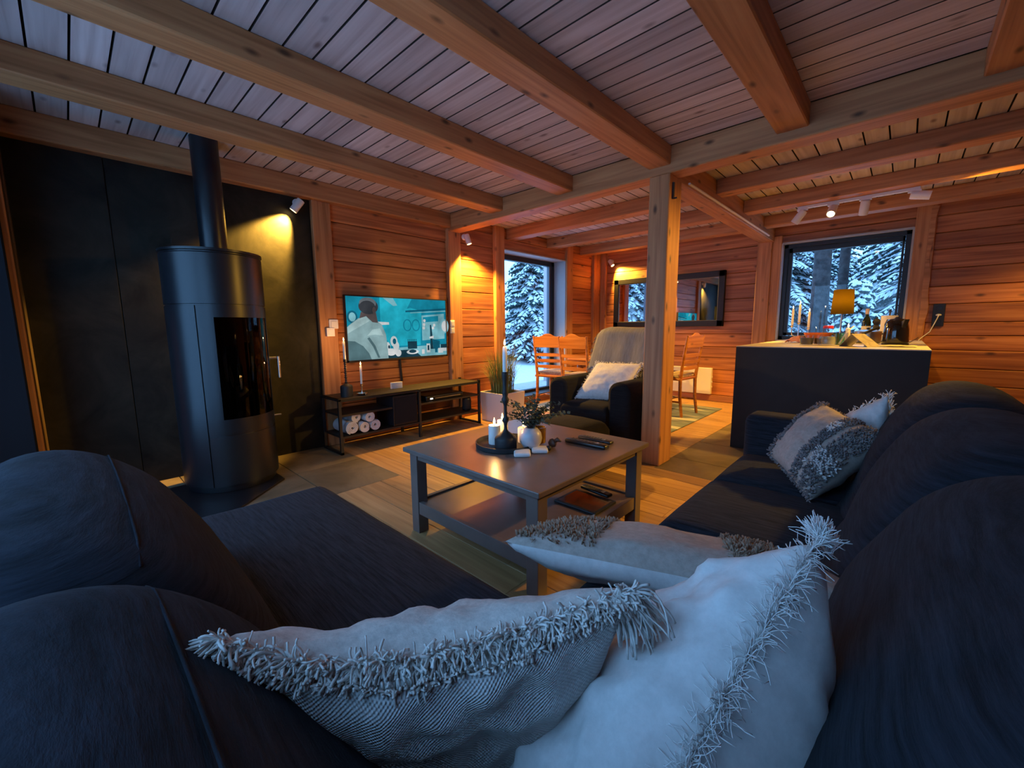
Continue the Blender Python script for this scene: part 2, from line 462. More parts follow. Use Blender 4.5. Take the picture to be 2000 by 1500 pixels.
# ------------------------------------------------------------------ the shell
XL, YB, YR_, XR_ = -3.79, 6.21, -0.34, 2.40      # faces of left, back, rear and right wall
ZC = 2.30

# floor: stone tiles by the stove and in the kitchen, oak boards elsewhere
fl = tag(MB().box((XL-0.2, YR_-0.2, -0.14), (XR_+0.2, YB+0.25, -0.014)).build('floor', M_GROUT), 'oak board floor with stone tile areas by the stove and kitchen', 'floor', None, 'structure')
T1 = (-9, -2.60, -9, 1.56)
T2 = (-1.30, 9, 2.95, 9)
PW = (2.95-1.56)/9
y = 1.56 - 13*PW
while y < YB - 0.02:
    y1 = min(y + PW, YB); yc = (y+y1)/2
    x0, x1 = XL, XR_
    if yc < T1[3]: x0 = T1[1]
    if yc > T2[2]: x1 = T2[0]
    x = x0; first = True
    while x < x1 - 0.01:
        L = R.uniform(0.5, 2.0) if first else R.uniform(1.5, 2.1)
        first = False
        xe = x + L
        if x1 - xe < 0.45: xe = x1
        board('plank', (x+0.001, yc, 0), (xe-0.001, yc, 0), y1-y-0.003, 0.014, (0,0,1), M_FLOOR, fl, 0.0018)
        x = xe
    y += PW
def tiles(xs, ys):
    for a, b in zip(xs[:-1], xs[1:]):
        for c, d in zip(ys[:-1], ys[1:]):
            board('tile', (a+0.002, (c+d)/2, 0), (b-0.002, (c+d)/2, 0), d-c-0.005, 0.014, (0,0,1), M_TILE, fl, 0.0015)
tiles([XL, -3.20, -2.60], [-0.34, -0.14, 0.46, 1.06, 1.56])
tiles([-1.30, -0.70, -0.10, 0.50, 1.10, 1.70, XR_], [2.95, 3.30, 3.90, 4.50, 5.10, 5.70, YB])

# ceiling
ce = tag(MB().box((XL-0.2, YR_-0.2, ZC+0.02), (XR_+0.2, YB+0.25, ZC+0.12)).build('ceiling', M_FILL), 'whitewashed board ceiling above exposed beams', 'ceiling', None, 'structure')
k = -9
while 0.784 + 0.129*k < 2.94:
    ya = max(0.784 + 0.129*k, YR_); yb_ = min(0.784 + 0.129*(k+1), 2.99); yb_ = 2.99 if yb_ > 2.95 else yb_
    for (xa, xb) in ((XL, -1.37), (-1.37, XR_)):
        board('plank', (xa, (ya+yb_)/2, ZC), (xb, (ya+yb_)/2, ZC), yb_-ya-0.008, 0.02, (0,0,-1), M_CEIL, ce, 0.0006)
    k += 1
x = XL
while x < XR_ - 0.01:
    xb = min(x + 0.129, XR_)
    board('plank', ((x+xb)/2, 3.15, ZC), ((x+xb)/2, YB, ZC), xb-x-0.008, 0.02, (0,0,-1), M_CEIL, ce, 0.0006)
    x = xb

# beams
for xc, lab in ((-2.99, 'second ceiling beam from the television wall, above the stove pipe'), (-2.18, 'third ceiling beam from the television wall, pointing at the girder'),
                (-1.36, 'thick ceiling beam that ends above the free-standing post'), (-0.57, 'ceiling beam right of the post, ending on the girder over the sofa'), (0.245, 'ceiling beam at the upper right corner, mostly out of view')):
    beam('ceiling_beam', (xc-0.08, YR_, 2.175), (xc+0.08, 2.995, ZC), 1, M_BEAM, lab)
beam('wall_plate', (XL-0.02, YR_, 2.15), (-3.70, 2.99, ZC), 1, M_BEAM, 'ceiling beam lying on top of the television and stove wall')
beam('girder', (XL-0.02, 2.99, 2.12), (XR_, 3.15, ZC), 0, M_BEAM, 'long cross girder carried by the free-standing post')
beam('middle_beam', (-1.44, 3.15, 2.095), (-1.28, YB-0.02, ZC), 1, M_BEAM, 'beam with a pale light channel between the post and back wall')
for yc, n in ((4.02, 'first'), (4.85, 'second'), (5.68, 'third')):
    beam('ceiling_joist', (XL, yc-0.075, 2.17), (-1.44, yc+0.075, ZC), 0, M_BEAM, n + ' joist behind the girder over the dining table')
    beam('ceiling_joist', (-1.28, yc-0.075, 2.18), (XR_, yc+0.075, ZC), 0, M_BEAM, n + ' joist behind the girder over the kitchen worktop')
beam('post', (-1.43, 2.985, 0), (-1.28, 3.20, 2.12), 2, M_BEAM, 'free-standing square wooden post carrying the girder')
tag(MB().box((-1.279, 3.03, 1.955), (-1.268, 3.05, 2.065)).box((-1.279, 3.045, 1.955), (-1.25, 3.05, 1.965)).build('post_bracket', M_BLACK), 'small black bracket screwed high on the wooden post', 'bracket')
led = empty('light_channel', (-1.272, 4.6, 2.12), 'pale slim light channel along the middle beam', 'light channel')
MB().box((-0.008, -1.28, -0.006), (0.006, 1.25, 0.008)).build('channel', M_WHITE, led)
MB().box((0.006, -1.28, -0.004), (0.009, 1.25, 0.005)).build('cover_strip', plain('frosted_strip', (0.9,0.88,0.86), 0.25), led)

# left wall (stove, television, terrace door)
D0, D1, DZ0, DZ1 = 3.875, 5.21, 0.10, 2.045       # door opening
wb = MB()
wb.box((XL-0.20, YR_-0.2, -0.02), (XL-0.021, D0, ZC+0.02)).box((XL-0.20, D1, -0.02), (XL-0.021, YB+0.25, ZC+0.02))
wb.box((XL-0.20, D0, DZ1), (XL-0.021, D1, ZC+0.02)).box((XL-0.20, D0, -0.02), (XL-0.021, D1, DZ0))
wl = tag(wb.build('wall_left', M_FILL), 'cedar plank wall with television and dark stove panels', 'wall', None, 'structure')
def wall_planks(axis, a, b, zs, face, parent, normal):
    for z0, z1 in zip(zs[:-1], zs[1:]):
        zc = (z0+z1)/2
        p0, p1 = ((face, a, zc), (face, b, zc)) if axis == 1 else ((a, face, zc), (b, face, zc))
        j = R.uniform(-0.0015, 0.0015)
        p0 = Vector(p0) + Vector(normal)*j; p1 = Vector(p1) + Vector(normal)*j
        board('plank', p0, p1, z1-z0-0.004, 0.02, normal, M_CEDAR, parent, 0.006)
ZS1 = [0, .16, .36, .557, .661, .85, 1.03, 1.20, 1.35, 1.497, 1.676, 1.805, 2.011, 2.16]
ZS2 = [0, .10, .255, .438, .641, .829, .96, 1.108, 1.286, 1.481, 1.663, 1.848, 2.03, 2.2, 2.30]
wall_planks(1, 1.68, 2.985, ZS1, XL, wl, (1,0,0))
wall_planks(1, 3.155, 3.715, ZS2, XL, wl, (1,0,0))
wall_planks(1, 5.36, 5.96, ZS2, XL, wl, (1,0,0))
wall_planks(1, D0, D1, [2.045, 2.18, 2.30], XL, wl, (1,0,0))
for ya, yb_ in ((YR_, 0.27), (0.27, 0.90), (0.90, 1.53)):
    z0 = 0.0; y_ = (ya+yb_)/2
    board('panel', (XL+0.005, y_, z0), (XL+0.005, y_, 2.15), yb_-ya-0.003, 0.025, (1,0,0), M_DARKWALL, wl, 0.002)
for a, b, lab in ((1.53, 1.69, 'wall post between the dark stove panels and television planks'), (2.98, 3.16, 'wall post right of the television under the girder end'),
                  (3.71, 3.875, 'wall post on the left side of the terrace door'), (5.21, 5.365, 'wall post on the right side of the terrace door'), (5.955, 6.15, 'corner wall post right of the terrace door planks')):
    beam('wall_post', (XL-0.06, a, 0), (-3.745, b, 2.15 if a < 3 else ZC), 2, M_BEAM, lab)
beam('baseboard_left', (XL-0.02, D0, 0.0), (-3.765, D1, DZ0), 1, M_CEDAR, 'wooden sill board below the terrace door')

# terrace door
dr = empty('door_1', (-4.0, (D0+D1)/2, DZ0), 'tall glazed terrace door in a black frame', 'door', None, 0, 'structure')
Lc = Vector(dr.location)
def lbox(lo, hi, o): return (Vector(lo)-o, Vector(hi)-o)
mb = MB()
fx0, fx1, fw = -4.06, -3.985, 0.075
for lo, hi in (((fx0, D0, DZ0), (fx1, D0+fw, DZ1)), ((fx0, D1-fw, DZ0), (fx1, D1, DZ1)), ((fx0, D0, DZ1-fw), (fx1, D1, DZ1)), ((fx0, D0, DZ0), (fx1, D1, DZ0+0.05))):
    mb.box(*lbox(lo, hi, Lc))
mb.build('door_frame', M_FRAME, dr, bevel=0.004)
mb = MB().box(*lbox((-4.03, D0+fw, DZ0+0.05), (-4.024, D1-fw, DZ1-fw), Lc)); mb.build('pane', M_GLASS, dr)
mb = MB()
for ya in (D0+fw, D1-fw-0.035): mb.box(*lbox((-4.045, ya, DZ0+0.05), (-4.0, ya+0.035, DZ1-fw), Lc))
mb.build('sash_bead', plain('grey_sash', (0.16,0.18,0.22), 0.35), dr)
for nm, lo, hi in (('reveal', (-3.985, D1-0.008, DZ0), (-3.77, D1+0.006, DZ1)), ('reveal', (-3.985, D0-0.006, DZ0), (-3.77, D0+0.008, DZ1)), ('reveal', (-3.985, D0, DZ1-0.008), (-3.77, D1, DZ1+0.006))):
    MB().box(*lbox(lo, hi, Lc)).build(nm, M_REVEAL, dr, bevel=0.002)
MB().box(*lbox((-3.985, D0, DZ0), (-3.775, D1, DZ0+0.012), Lc)).build('threshold', plain('dark_threshold', (0.03,0.025,0.025), 0.4), dr)

# back wall
W0, W1, WZ0, WZ1 = -1.19, -0.012, 0.868, 2.064
wb = MB()
wb.box((XL-0.2, YB+0.021, -0.02), (W0, YB+0.22, ZC+0.02)).box((W1, YB+0.021, -0.02), (XR_+0.2, YB+0.22, ZC+0.02))
wb.box((W0, YB+0.021, WZ1), (W1, YB+0.22, ZC+0.02)).box((W0, YB+0.021, -0.02), (W1, YB+0.22, WZ0))
wk = tag(wb.build('wall_back', M_FILL), 'cedar plank wall with mirror and kitchen window', 'wall', None, 'structure')
ZS3 = [0, .09, .26, .435, .605, .79, .937, 1.074, 1.261, 1.442, 1.621, 1.814, 1.98, 2.15, 2.30]
ZS4 = [0, .09, .27, .45, .62, .77, .95, 1.12, 1.25, 1.42, 1.60, 1.76, 1.93, 2.08, 2.30]
wall_planks(0, -3.66, -1.46, ZS4, YB, wk, (0,-1,0))
wall_planks(0, 0.15, XR_, ZS3, YB, wk, (0,-1,0))
wall_planks(0, W0-0.11, 0.0, [2.064, 2.16, 2.30], YB, wk, (0,-1,0))
wall_planks(0, W0-0.11, 0.0, [0, .18, .36, .54, .72, .868], YB, wk, (0,-1,0))
beam('corner_post', (XL, YB-0.045, 0), (-3.655, YB+0.03, ZC), 2, M_BEAM, 'corner post on the back wall left of the mirror')
beam('wall_post', (-1.455, YB-0.06, 0), (-1.295, YB+0.03, 2.11), 2, M_BEAM, 'wall post between mirror and kitchen window under the middle beam')
beam('trim_1', (-1.297, YB-0.03, 0), (W0-0.005, YB+0.03, 2.16), 2, M_BEAM, 'flat upright trim left of the kitchen window')
beam('trim_2', (W1+0.005, YB-0.035, 0), (0.15, YB+0.03, ZC), 2, M_BEAM, 'upright post trim right of the kitchen window')
# live edge on the window post
mb = MB(); pts = []
for i in range(25):
    z = 0.9 + i*0.056
    pts.append((0.145 + 0.012*math.sin(z*6.1) + 0.008*math.sin(z*17), z))
poly = [(0.10, 0.9)] + pts + [(0.10, pts[-1][1])]
mb.prism(poly, 1, YB-0.045, YB-0.02)
tag(mb.build('trim_3', M_BEAM, bevel=0.003), 'waney live edge slab on the post right of the window', 'trim', None, 'structure')
beam('baseboard_back', (-3.64, YB-0.03, 0), (-1.46, YB, 0.09), 0, M_BEAM, 'plain wooden baseboard under the back wall radiator')

wn = empty('window_1', ((W0+W1)/2, YB+0.05, WZ0), 'square kitchen window with black frame', 'window', None, 0, 'structure')
Lc = Vector(wn.location)
mb = MB(); y0, y1, fw = YB+0.045, YB+0.12, 0.058
for lo, hi in (((W0+.012, y0, WZ0+.01), (W0+fw, y1, WZ1-.012)), ((W1-fw, y0, WZ0+.01), (W1-.012, y1, WZ1-.012)), ((W0+.012, y0, WZ1-fw), (W1-.012, y1, WZ1-.012)), ((W0+.012, y0, WZ0+.01), (W1-.012, y1, WZ0+fw))):
    mb.box(*lbox(lo, hi, Lc))
mb.build('window_frame', M_FRAME, wn, bevel=0.004)
mb = MB()
g = 0.062; fw2 = 0.103
for lo, hi in (((W0+g, y0+.012, WZ0+g), (W0+fw2, y1-.01, WZ1-g)), ((W1-fw2+.02, y0+.012, WZ0+g), (W1-g, y1-.01, WZ1-g)), ((W0+g, y0+.012, WZ1-fw2-.015), (W1-g, y1-.01, WZ1-g)), ((W0+g, y0+.012, WZ0+g), (W1-g, y1-.01, WZ0+fw2))):
    mb.box(*lbox(lo, hi, Lc))
mb.build('sash', M_FRAME, wn, bevel=0.004)
MB().box(*lbox((W0+fw2, y0+.04, WZ0+fw2), (W1-fw2+.02, y0+.046, WZ1-fw2-.015), Lc)).build('pane', M_GLASS, wn)
for lo, hi in (((W0-.006, YB-0.03, WZ0), (W0+.012, YB+0.15, WZ1)), ((W1-.012, YB-0.03, WZ0), (W1+.006, YB+0.15, WZ1)), ((W0, YB-0.03, WZ1-.012), (W1, YB+0.15, WZ1+.006)), ((W0, YB-0.03, WZ0-.006), (W1, YB+0.15, WZ0+.010))):
    MB().box(*lbox(lo, hi, Lc)).build('reveal', M_REVEAL, wn, bevel=0.002)

# rear wall behind the sofa with the wide window that lets in the dusk, and the right wall
G0, G1, GZ0, GZ1 = -3.40, 0.10, 0.22, 2.10
wb = MB()
wb.box((XL-0.2, YR_-0.2, -0.02), (G0, YR_, ZC+0.02)).box((G1, YR_-0.2, -0.02), (XR_+0.2, YR_, ZC+0.02))
wb.box((G0, YR_-0.2, GZ1), (G1, YR_, ZC+0.02)).box((G0, YR_-0.2, -0.02), (G1, YR_, GZ0))
wr = tag(wb.build('wall_rear', M_CEDAR), 'rear cedar wall behind the sofa with wide window', 'wall', None, 'structure')
tag(MB().box((XR_, YR_-0.2, -0.02), (XR_+0.2, YB+0.22, ZC+0.02)).build('wall_right', M_CEDAR), 'right cedar wall of the kitchen and sofa side', 'wall', None, 'structure')
wn2 = empty('window_2', ((G0+G1)/2, YR_-0.1, GZ0), 'wide dusk window behind the left end of the sofa', 'window', None, 0, 'structure')
Lc = Vector(wn2.location); mb = MB(); y0, y1, fw = YR_-0.13, YR_-0.05, 0.07
for xx in (G0, (2*G0+G1)/3 - fw/2, (G0+2*G1)/3 - fw/2, G1-fw): mb.box(*lbox((xx, y0, GZ0), (xx+fw, y1, GZ1), Lc))
mb.box(*lbox((G0, y0, GZ0), (G1, y1, GZ0+fw), Lc)); mb.box(*lbox((G0, y0, GZ1-fw), (G1, y1, GZ1), Lc))
mb.build('window_frame', M_FRAME, wn2)
for i in range(3):
    a = G0 + (G1-G0)*i/3 + 0.06; b = G0 + (G1-G0)*(i+1)/3 - 0.06
    MB().box(*lbox((a, YR_-0.10, GZ0+0.05), (b, YR_-0.094, GZ1-0.05), Lc)).build('pane', M_GLASS, wn2)
beam('corner_post', (XL, YR_, 0), (-3.70, -0.145, 2.15), 2, wood('shade_darkened_post', (0.05,0.025,0.01), (0.075,0.04,0.017), (0.10,0.055,0.025), knots=0.2), 'rear corner post at the far left edge of the room')  # post wood darkened in its colour to stand in for dimmer light here
beam('trim_4', (-3.62, YR_, 0), (-3.57, -0.20, 2.15), 2, M_FRAME, 'dark upright window jamb at the far left')
beam('trim_5', (-3.52, YR_, 0), (-3.46, -0.150, 2.15), 2, M_BEAM, 'pale upright window casing at the far left')
beam('trim_6', (-3.44, YR_, 0), (-3.38, -0.171, 2.15), 2, plain('matt_black_frame', (0.008,0.009,0.012), 0.8, spec=0.1), 'black upright window frame at the far left edge')

# ------------------------------------------------------------------ outside: snow, deck, spruces
def hgt(x, y):
    d = max(-3.9 - x, y - 6.5, -0.6 - y, 0)
    return -0.36 + min(0.75, 0.085*d) + 0.06*noise.noise(Vector((x*0.35, y*0.35, 0))) * min(1, d)
mb = MB(); nx, ny = 56, 56
xs = [-34 + 62*i/nx for i in range(nx+1)]; ys = [-20 + 56*i/ny for i in range(ny+1)]
mb.v = [(a, b, hgt(a, b)) for b in ys for a in xs]
mb.f = [(j*(nx+1)+i, j*(nx+1)+i+1, (j+1)*(nx+1)+i+1, (j+1)*(nx+1)+i) for j in range(ny) for i in range(nx)]
mb.m = [0]*len(mb.f)
tag(mb.build('snow_ground', M_SNOW, smooth=True), 'smooth snow covered ground outside the windows', 'snow', None, 'structure')

dk = empty('deck', (-4.7, 5.0, -0.08), 'snow dusted wooden deck outside the terrace door', 'deck', None, 0, 'structure')
M_DECK = plain('frosted_deck', (0.52,0.47,0.50), 0.8, bump=0.2, bscale=40, vary=0.12)
for i in range(11):
    xx = -4.06 - i*0.13
    board('plank', (xx-4.7*0 - dk.location.x - 0.065, -2.6, 0.05), (xx - dk.location.x - 0.065, 3.4, 0.05), 0.122, 0.03, (0,0,1), M_DECK, dk, 0.004)
MB().box((-0.72, -2.6, -0.30), (0.6, 3.4, 0.018)).build('deck_frame', M_DECK, dk)
pp = at_x(1068, 600, -5.3)
po = beam('porch_post', (pp.x-0.05, pp.y-0.05, -0.3), (pp.x+0.05, pp.y+0.05, 2.9), 2, plain('porch_wood', (0.55,0.42,0.40), 0.7, bump=0.2), 'pale upright porch post seen through the terrace door', 'thing')
po['category'] = 'post'

def spruce_meshes(seed, H, Rb, nb, fine=1.0, base=0.04):
    r = random.Random(seed); fo = MB(); sn = MB()
    for i in range(nb):
        t = base + (1-base) * (i + r.random()) / nb
        z = H * t * 0.97
        L = Rb * (1 - t)**0.85 * r.uniform(0.75, 1.12) + 0.10
        a = i*2.39996 + r.uniform(-0.3, 0.3)
        dx, dy = math.cos(a), math.sin(a); sx, sy = -dy, dx
        drop = L * r.uniform(0.30, 0.55)
        n = max(4, int(3 + L*5.0/fine))
        for j in range(1, n+1):
            s = j/n
            p = Vector((dx*L*s, dy*L*s, z + 0.10*L*s - drop*s*s))
            tw = (0.34*L*(1-s*0.75)*fine**0.6 + 0.06*fine) * r.uniform(0.8, 1.2)
            for sd in ((-1, 1) if j < n else (0,)):
                q = p + Vector((dx*tw*0.75 + sx*sd*tw*0.8, dy*tw*0.75 + sy*sd*tw*0.8, -tw*r.uniform(0.25, 0.65)))
                d = (q - p); w = (0.05 + 0.10*tw)*fine**0.8
                side = d.cross(Vector((0,0,1))).normalized() * w
                up = Vector((0,0,1)) * w*0.45
                m_ = p + d*0.45
                # hanging needles
                fo.add([p, m_+side, m_-side, q, m_ - up*3.2], [(0,1,4),(0,4,2),(1,3,4),(2,4,3),(0,2,1),(1,2,3)])
                # the snow lying on the twig, lumpy
                if r.random() < 0.93:
                    ww = r.uniform(0.75, 1.1); lift = Vector((0,0,0.015 + 0.02*tw))
                    sn.add([p+lift, m_+side*ww+lift*0.4, m_-side*ww+lift*0.4, q+lift*0.5, m_+up*r.uniform(1.3,2.3)+lift],
                           [(0,4,1),(0,2,4),(1,4,3),(2,3,4),(0,1,2),(1,3,2)])
    tr = MB().tube([(0,0,-0.3),(0,0,H*0.5),(0,0,H*0.98)], [0.025*H*0.8+0.03, 0.016*H, 0.01], 8)
    return fo, sn, tr
protos = {}
def spruce(key, seed, H, Rb, nb, loc, label, rz=0.0, group=None, base=0.04, fine=1.0):
    if key not in protos:
        fo, sn, tr = spruce_meshes(seed, H, Rb, nb, fine, base)
        root = empty('spruce_tree', loc, label, 'tree', group, rz)
        tr.build('trunk', M_BARK, root); fo.build('foliage', M_NEEDLE, root); sn.build('snow_load', M_SNOW, root, smooth=False)
        protos[key] = root
        return root
    c = copy_tree(protos[key]); c.location = loc; c.rotation_euler = (0,0,rz); c['label'] = label
    return c
def on_snow(px, depth_x=None, depth_y=None):
    d = at_x(px, 640, depth_x) if depth_x is not None else at_y(px, 640, depth_y)
    return (d.x, d.y, hgt(d.x, d.y) - 0.05)
spruce('a', 3, 5.2, 1.35, 240, on_snow(1040, depth_x=-8.6), 'tall snow laden spruce filling the terrace door view', 0.4, fine=0.8)
spruce('b', 5, 6.5, 1.7, 240, on_snow(1075, depth_x=-12.6), 'far snowy spruce behind the tall one outside the door', 1.0, fine=0.8)
spruce('a', 3, 5.2, 1.35, 240, (-7.4, -1.9, hgt(-7.4, -1.9)), 'snowy spruce seen only in the mirror reflection of the door', 2.1)
spruce('c', 9, 7.5, 2.2, 330, (0.80, 12.3, hgt(0.8, 12.3)), 'big snowy spruce on the right outside the kitchen window', 0.2, base=0.02, fine=0.5)
spruce('c', 9, 7.5, 2.2, 330, (-3.0, 15.2, hgt(-3.0, 15.2)), 'big snowy spruce on the left outside the kitchen window', 2.6)
spruce('a', 3, 5.2, 1.35, 240, (-0.62, 9.3, hgt(-0.6, 9.3)-3.1), 'low young snowy spruce just below the kitchen window view', 1.3)
spruce('b', 5, 6.5, 1.7, 240, (-0.35, 18.2, hgt(-0.3, 18.2)), 'far snowy spruce in the middle behind the kitchen window', 5.0)
spruce('b', 5, 6.5, 1.7, 240, (-2.3, 22.5, hgt(-2.3, 22.5)), 'distant snowy spruce left of the bare trunks outside the kitchen window', 2.2)
spruce('c', 9, 7.5, 2.2, 330, (2.6, 22.5, hgt(2.6, 22.5)), 'distant broad spruce behind the right hand big spruce', 1.7)
spruce('c', 9, 7.5, 2.2, 330, (-5.3, 21.0, hgt(-5.3, 21.0)), 'distant broad spruce behind the left hand big spruce', 3.9)
spruce('b', 5, 6.5, 1.7, 240, (4.7, 18.4, hgt(4.7, 18.4)), 'far snowy spruce behind the right part of the kitchen window', 4.0)
tp = at_y(1601, 560, 11.2)
tk = empty('pine_tree', (tp.x, tp.y, hgt(tp.x, tp.y)), 'thick bare brown trunk standing outside the kitchen window', 'tree')
MB().tube([(0,0,-0.3),(0.02,0,1.5),(0.0,0,3.4),(0.02,0,7)], [0.19,0.165,0.15,0.12], 14).build('trunk', M_BARK, tk, smooth=True)
tp = at_y(1645, 560, 13.0)
tk = empty('pine_tree', (tp.x, tp.y, hgt(tp.x, tp.y)), 'thinner bare trunk farther back outside the kitchen window', 'tree')
MB().tube([(0,0,-0.3),(0.0,0,3.0),(0.03,0,7)], [0.12,0.10,0.08], 12).build('trunk', M_BARK, tk, smooth=True)
hp = at_y(1676, 606, 26.0)
hu = empty('hut', (hp.x, hp.y, hgt(hp.x, hp.y)), 'small dark hut with snowy roof among the trees', 'hut')
MB().box((-1.3,-1,-0.3),(1.3,1,1.9)).build('wall', plain('hut_wall', (0.05,0.045,0.05), 0.8), hu)
MB().prism([(-1.7,1.8),(0,2.7),(1.7,1.8),(1.7,2.0),(0,2.95),(-1.7,2.0)], 1, -1.3, 1.3).build('roof', M_SNOW, hu)

# ------------------------------------------------------------------ spot lamps
def spot(name, loc, aim, label, side, energy, size=72, lit=True):
    """cylinder spot on a round base; side = the wall normal"""
    root = empty(name, loc, label, 'spotlight')
    n = Vector(side).normalized(); a = (Vector(aim) - Vector(loc)).normalized()
    q = n.to_track_quat('Z', 'Y').to_matrix()
    mb = MB().lathe([(0.034,0),(0.034,0.016),(0.029,0.022)], n=20); mb.v = [tuple(q @ Vector(p)) for p in mb.v]
    mb.build('base', M_WHITE, root, smooth=True, auto=40)
    j = n*0.055 + Vector((0,0,-0.006))
    MB().tube([n*0.018, n*0.045, j], 0.009, 10).build('arm', M_WHITE, root, smooth=True)
    qa = a.to_track_quat('Z', 'Y').to_matrix()
    mb = MB().lathe([(0.0,-0.05),(0.027,-0.048),(0.0305,-0.042),(0.0305,0.062),(0.0265,0.062),(0.0265,0.045)], n=22)
    mb.v = [tuple(qa @ Vector(p) + j + a*0.02) for p in mb.v]
    mb.build('head', M_WHITE, root, smooth=True, auto=40)
    mb = MB().lathe([(0.0,0.050),(0.018,0.048),(0.0262,0.045)], n=18); mb.v = [tuple(qa @ Vector(p) + j + a*0.02) for p in mb.v]
    mb.build('bulb', M_BULB if lit else plain('unlit_bulb', (0.7,0.7,0.65), 0.3), root)
    if lit:
        lp = Vector(loc) + j + a*0.092
        lamp(name + '_light', 'SPOT', lp, energy, WARM, root, aim=tuple(lp + a), spot_size=math.radians(size), spot_blend=0.55, shadow_soft_size=0.02)
    return root
spot('wall_spotlight', (-3.755, 1.415, 2.095), (-3.87, 1.20, 1.77), 'white wall spotlight glowing on the dark stove panels', (1,0,0), SPOT_W*4.2, 70)
spot('wall_spotlight', (-3.742, 3.205, 2.085), (-3.62, 3.30, 1.6), 'white wall spotlight lighting the planks beside the terrace door', (1,0,0), SPOT_W*3.0, 120)
spot('wall_spotlight', (-3.565, YB-0.012, 2.11), (-3.2, 6.17, 1.62), 'white wall spotlight above the left end of the mirror', (0,-1,0), SPOT_W*2.6, 100)

# ceiling track under the joist over the kitchen
TY = 4.92
tr = empty('spotlight_track', (-0.42, TY, 2.165), 'white ceiling track with four spotlight heads over the kitchen', 'track light')
MB().box((-0.42,-0.017,-0.010),(0.42,0.017,0.014)).build('rail', M_WHITE, tr, bevel=0.002)
for i, (dx, aim, lit, en) in enumerate(((-0.385, (-0.75,0.12,-1), True, 115), (-0.15, (-0.05,-0.75,-0.66), True, 5), (0.075, (-0.12,0.5,-1), True, 22), (0.385, (1.0,0.05,-0.22), True, 30))):
    a = Vector(aim).normalized(); qa = a.to_track_quat('Z', 'Y').to_matrix()
    j = Vector((dx, 0, -0.045))
    MB().box((dx-0.042,-0.019,-0.024),(dx+0.042,0.019,-0.006)).tube([(dx,0,-0.02), j], 0.009, 8).build('adapter', M_WHITE, tr)
    mb = MB().lathe([(0.0,-0.045),(0.030,-0.043),(0.034,-0.036),(0.034,0.082),(0.029,0.082),(0.029,0.062)], n=22)
    mb.v = [tuple(qa @ Vector(p) + j + a*0.02) for p in mb.v]
    hd = mb.build('head', M_WHITE, tr, smooth=True, auto=40)
    mb = MB().lathe([(0.0,0.068),(0.02,0.066),(0.0288,0.062)], n=18); mb.v = [tuple(qa @ Vector(p) + j + a*0.02) for p in mb.v]
    mb.build('bulb', M_BULB, hd)
    lp = Vector(tr.location) + j + a*0.115
    lamp('track_light', 'SPOT', lp, en, WARM, tr, aim=tuple(lp+a), spot_size=math.radians(80), spot_blend=0.5, shadow_soft_size=0.025)

# ------------------------------------------------------------------ soft shapes
def smooth_closed(pts, per=4):
    out = []; n = len(pts)
    for i in range(n):
        p0, p1, p2, p3 = (Vector(pts[(i+k-1) % n]) for k in range(4))
        for j in range(per):
            t = j/per
            out.append(0.5*((2*p1) + (-p0+p2)*t + (2*p0-5*p1+4*p2-p3)*t*t + (-p0+3*p1-3*p2+p3)*t*t*t))
    return out
def bolster(mb, prof, s0, s1, place, re=0.10, puff=0.018, ns=22, seed=0):
    """closed profile swept from s0 to s1 with rounded, pulled-in ends; place(d, z, s) -> point"""
    P = smooth_closed(prof); n = len(P)
    c = sum(P, Vector((0,0)))/n
    vs = []; fs = []; L = s1 - s0
    ts = []
    for i in range(ns+1):
        u = i/ns; ts.append(0.5 - 0.5*math.cos(math.pi*u))
    for t in ts:
        s = s0 + L*t; e = min(t, 1-t)*L
        k = 1.0 if e >= re else 0.72 + 0.28*math.sqrt(max(0, 1-(1-e/re)**2))
        k2 = 1 + puff/0.25*math.sin(math.pi*t)
        for p in P:
            q = c + (p-c)*k*k2
            w = 0.004*noise.noise(Vector((q.x*9+seed, q.y*9, s*9)))
            q = q + (q-c).normalized()*w
            z = max(q.y, prof[-1][1]*0.98) if False else q.y
            vs.append(place(q.x, z, s))
    for i in range(ns):
        for j in range(n):
            fs.append((i*n+j, i*n+(j+1)%n, (i+1)*n+(j+1)%n, (i+1)*n+j))
    fs.append(tuple(range(n))); fs.append(tuple(range(ns*n, (ns+1)*n)))
    mb.add(vs, fs)
    return P, c
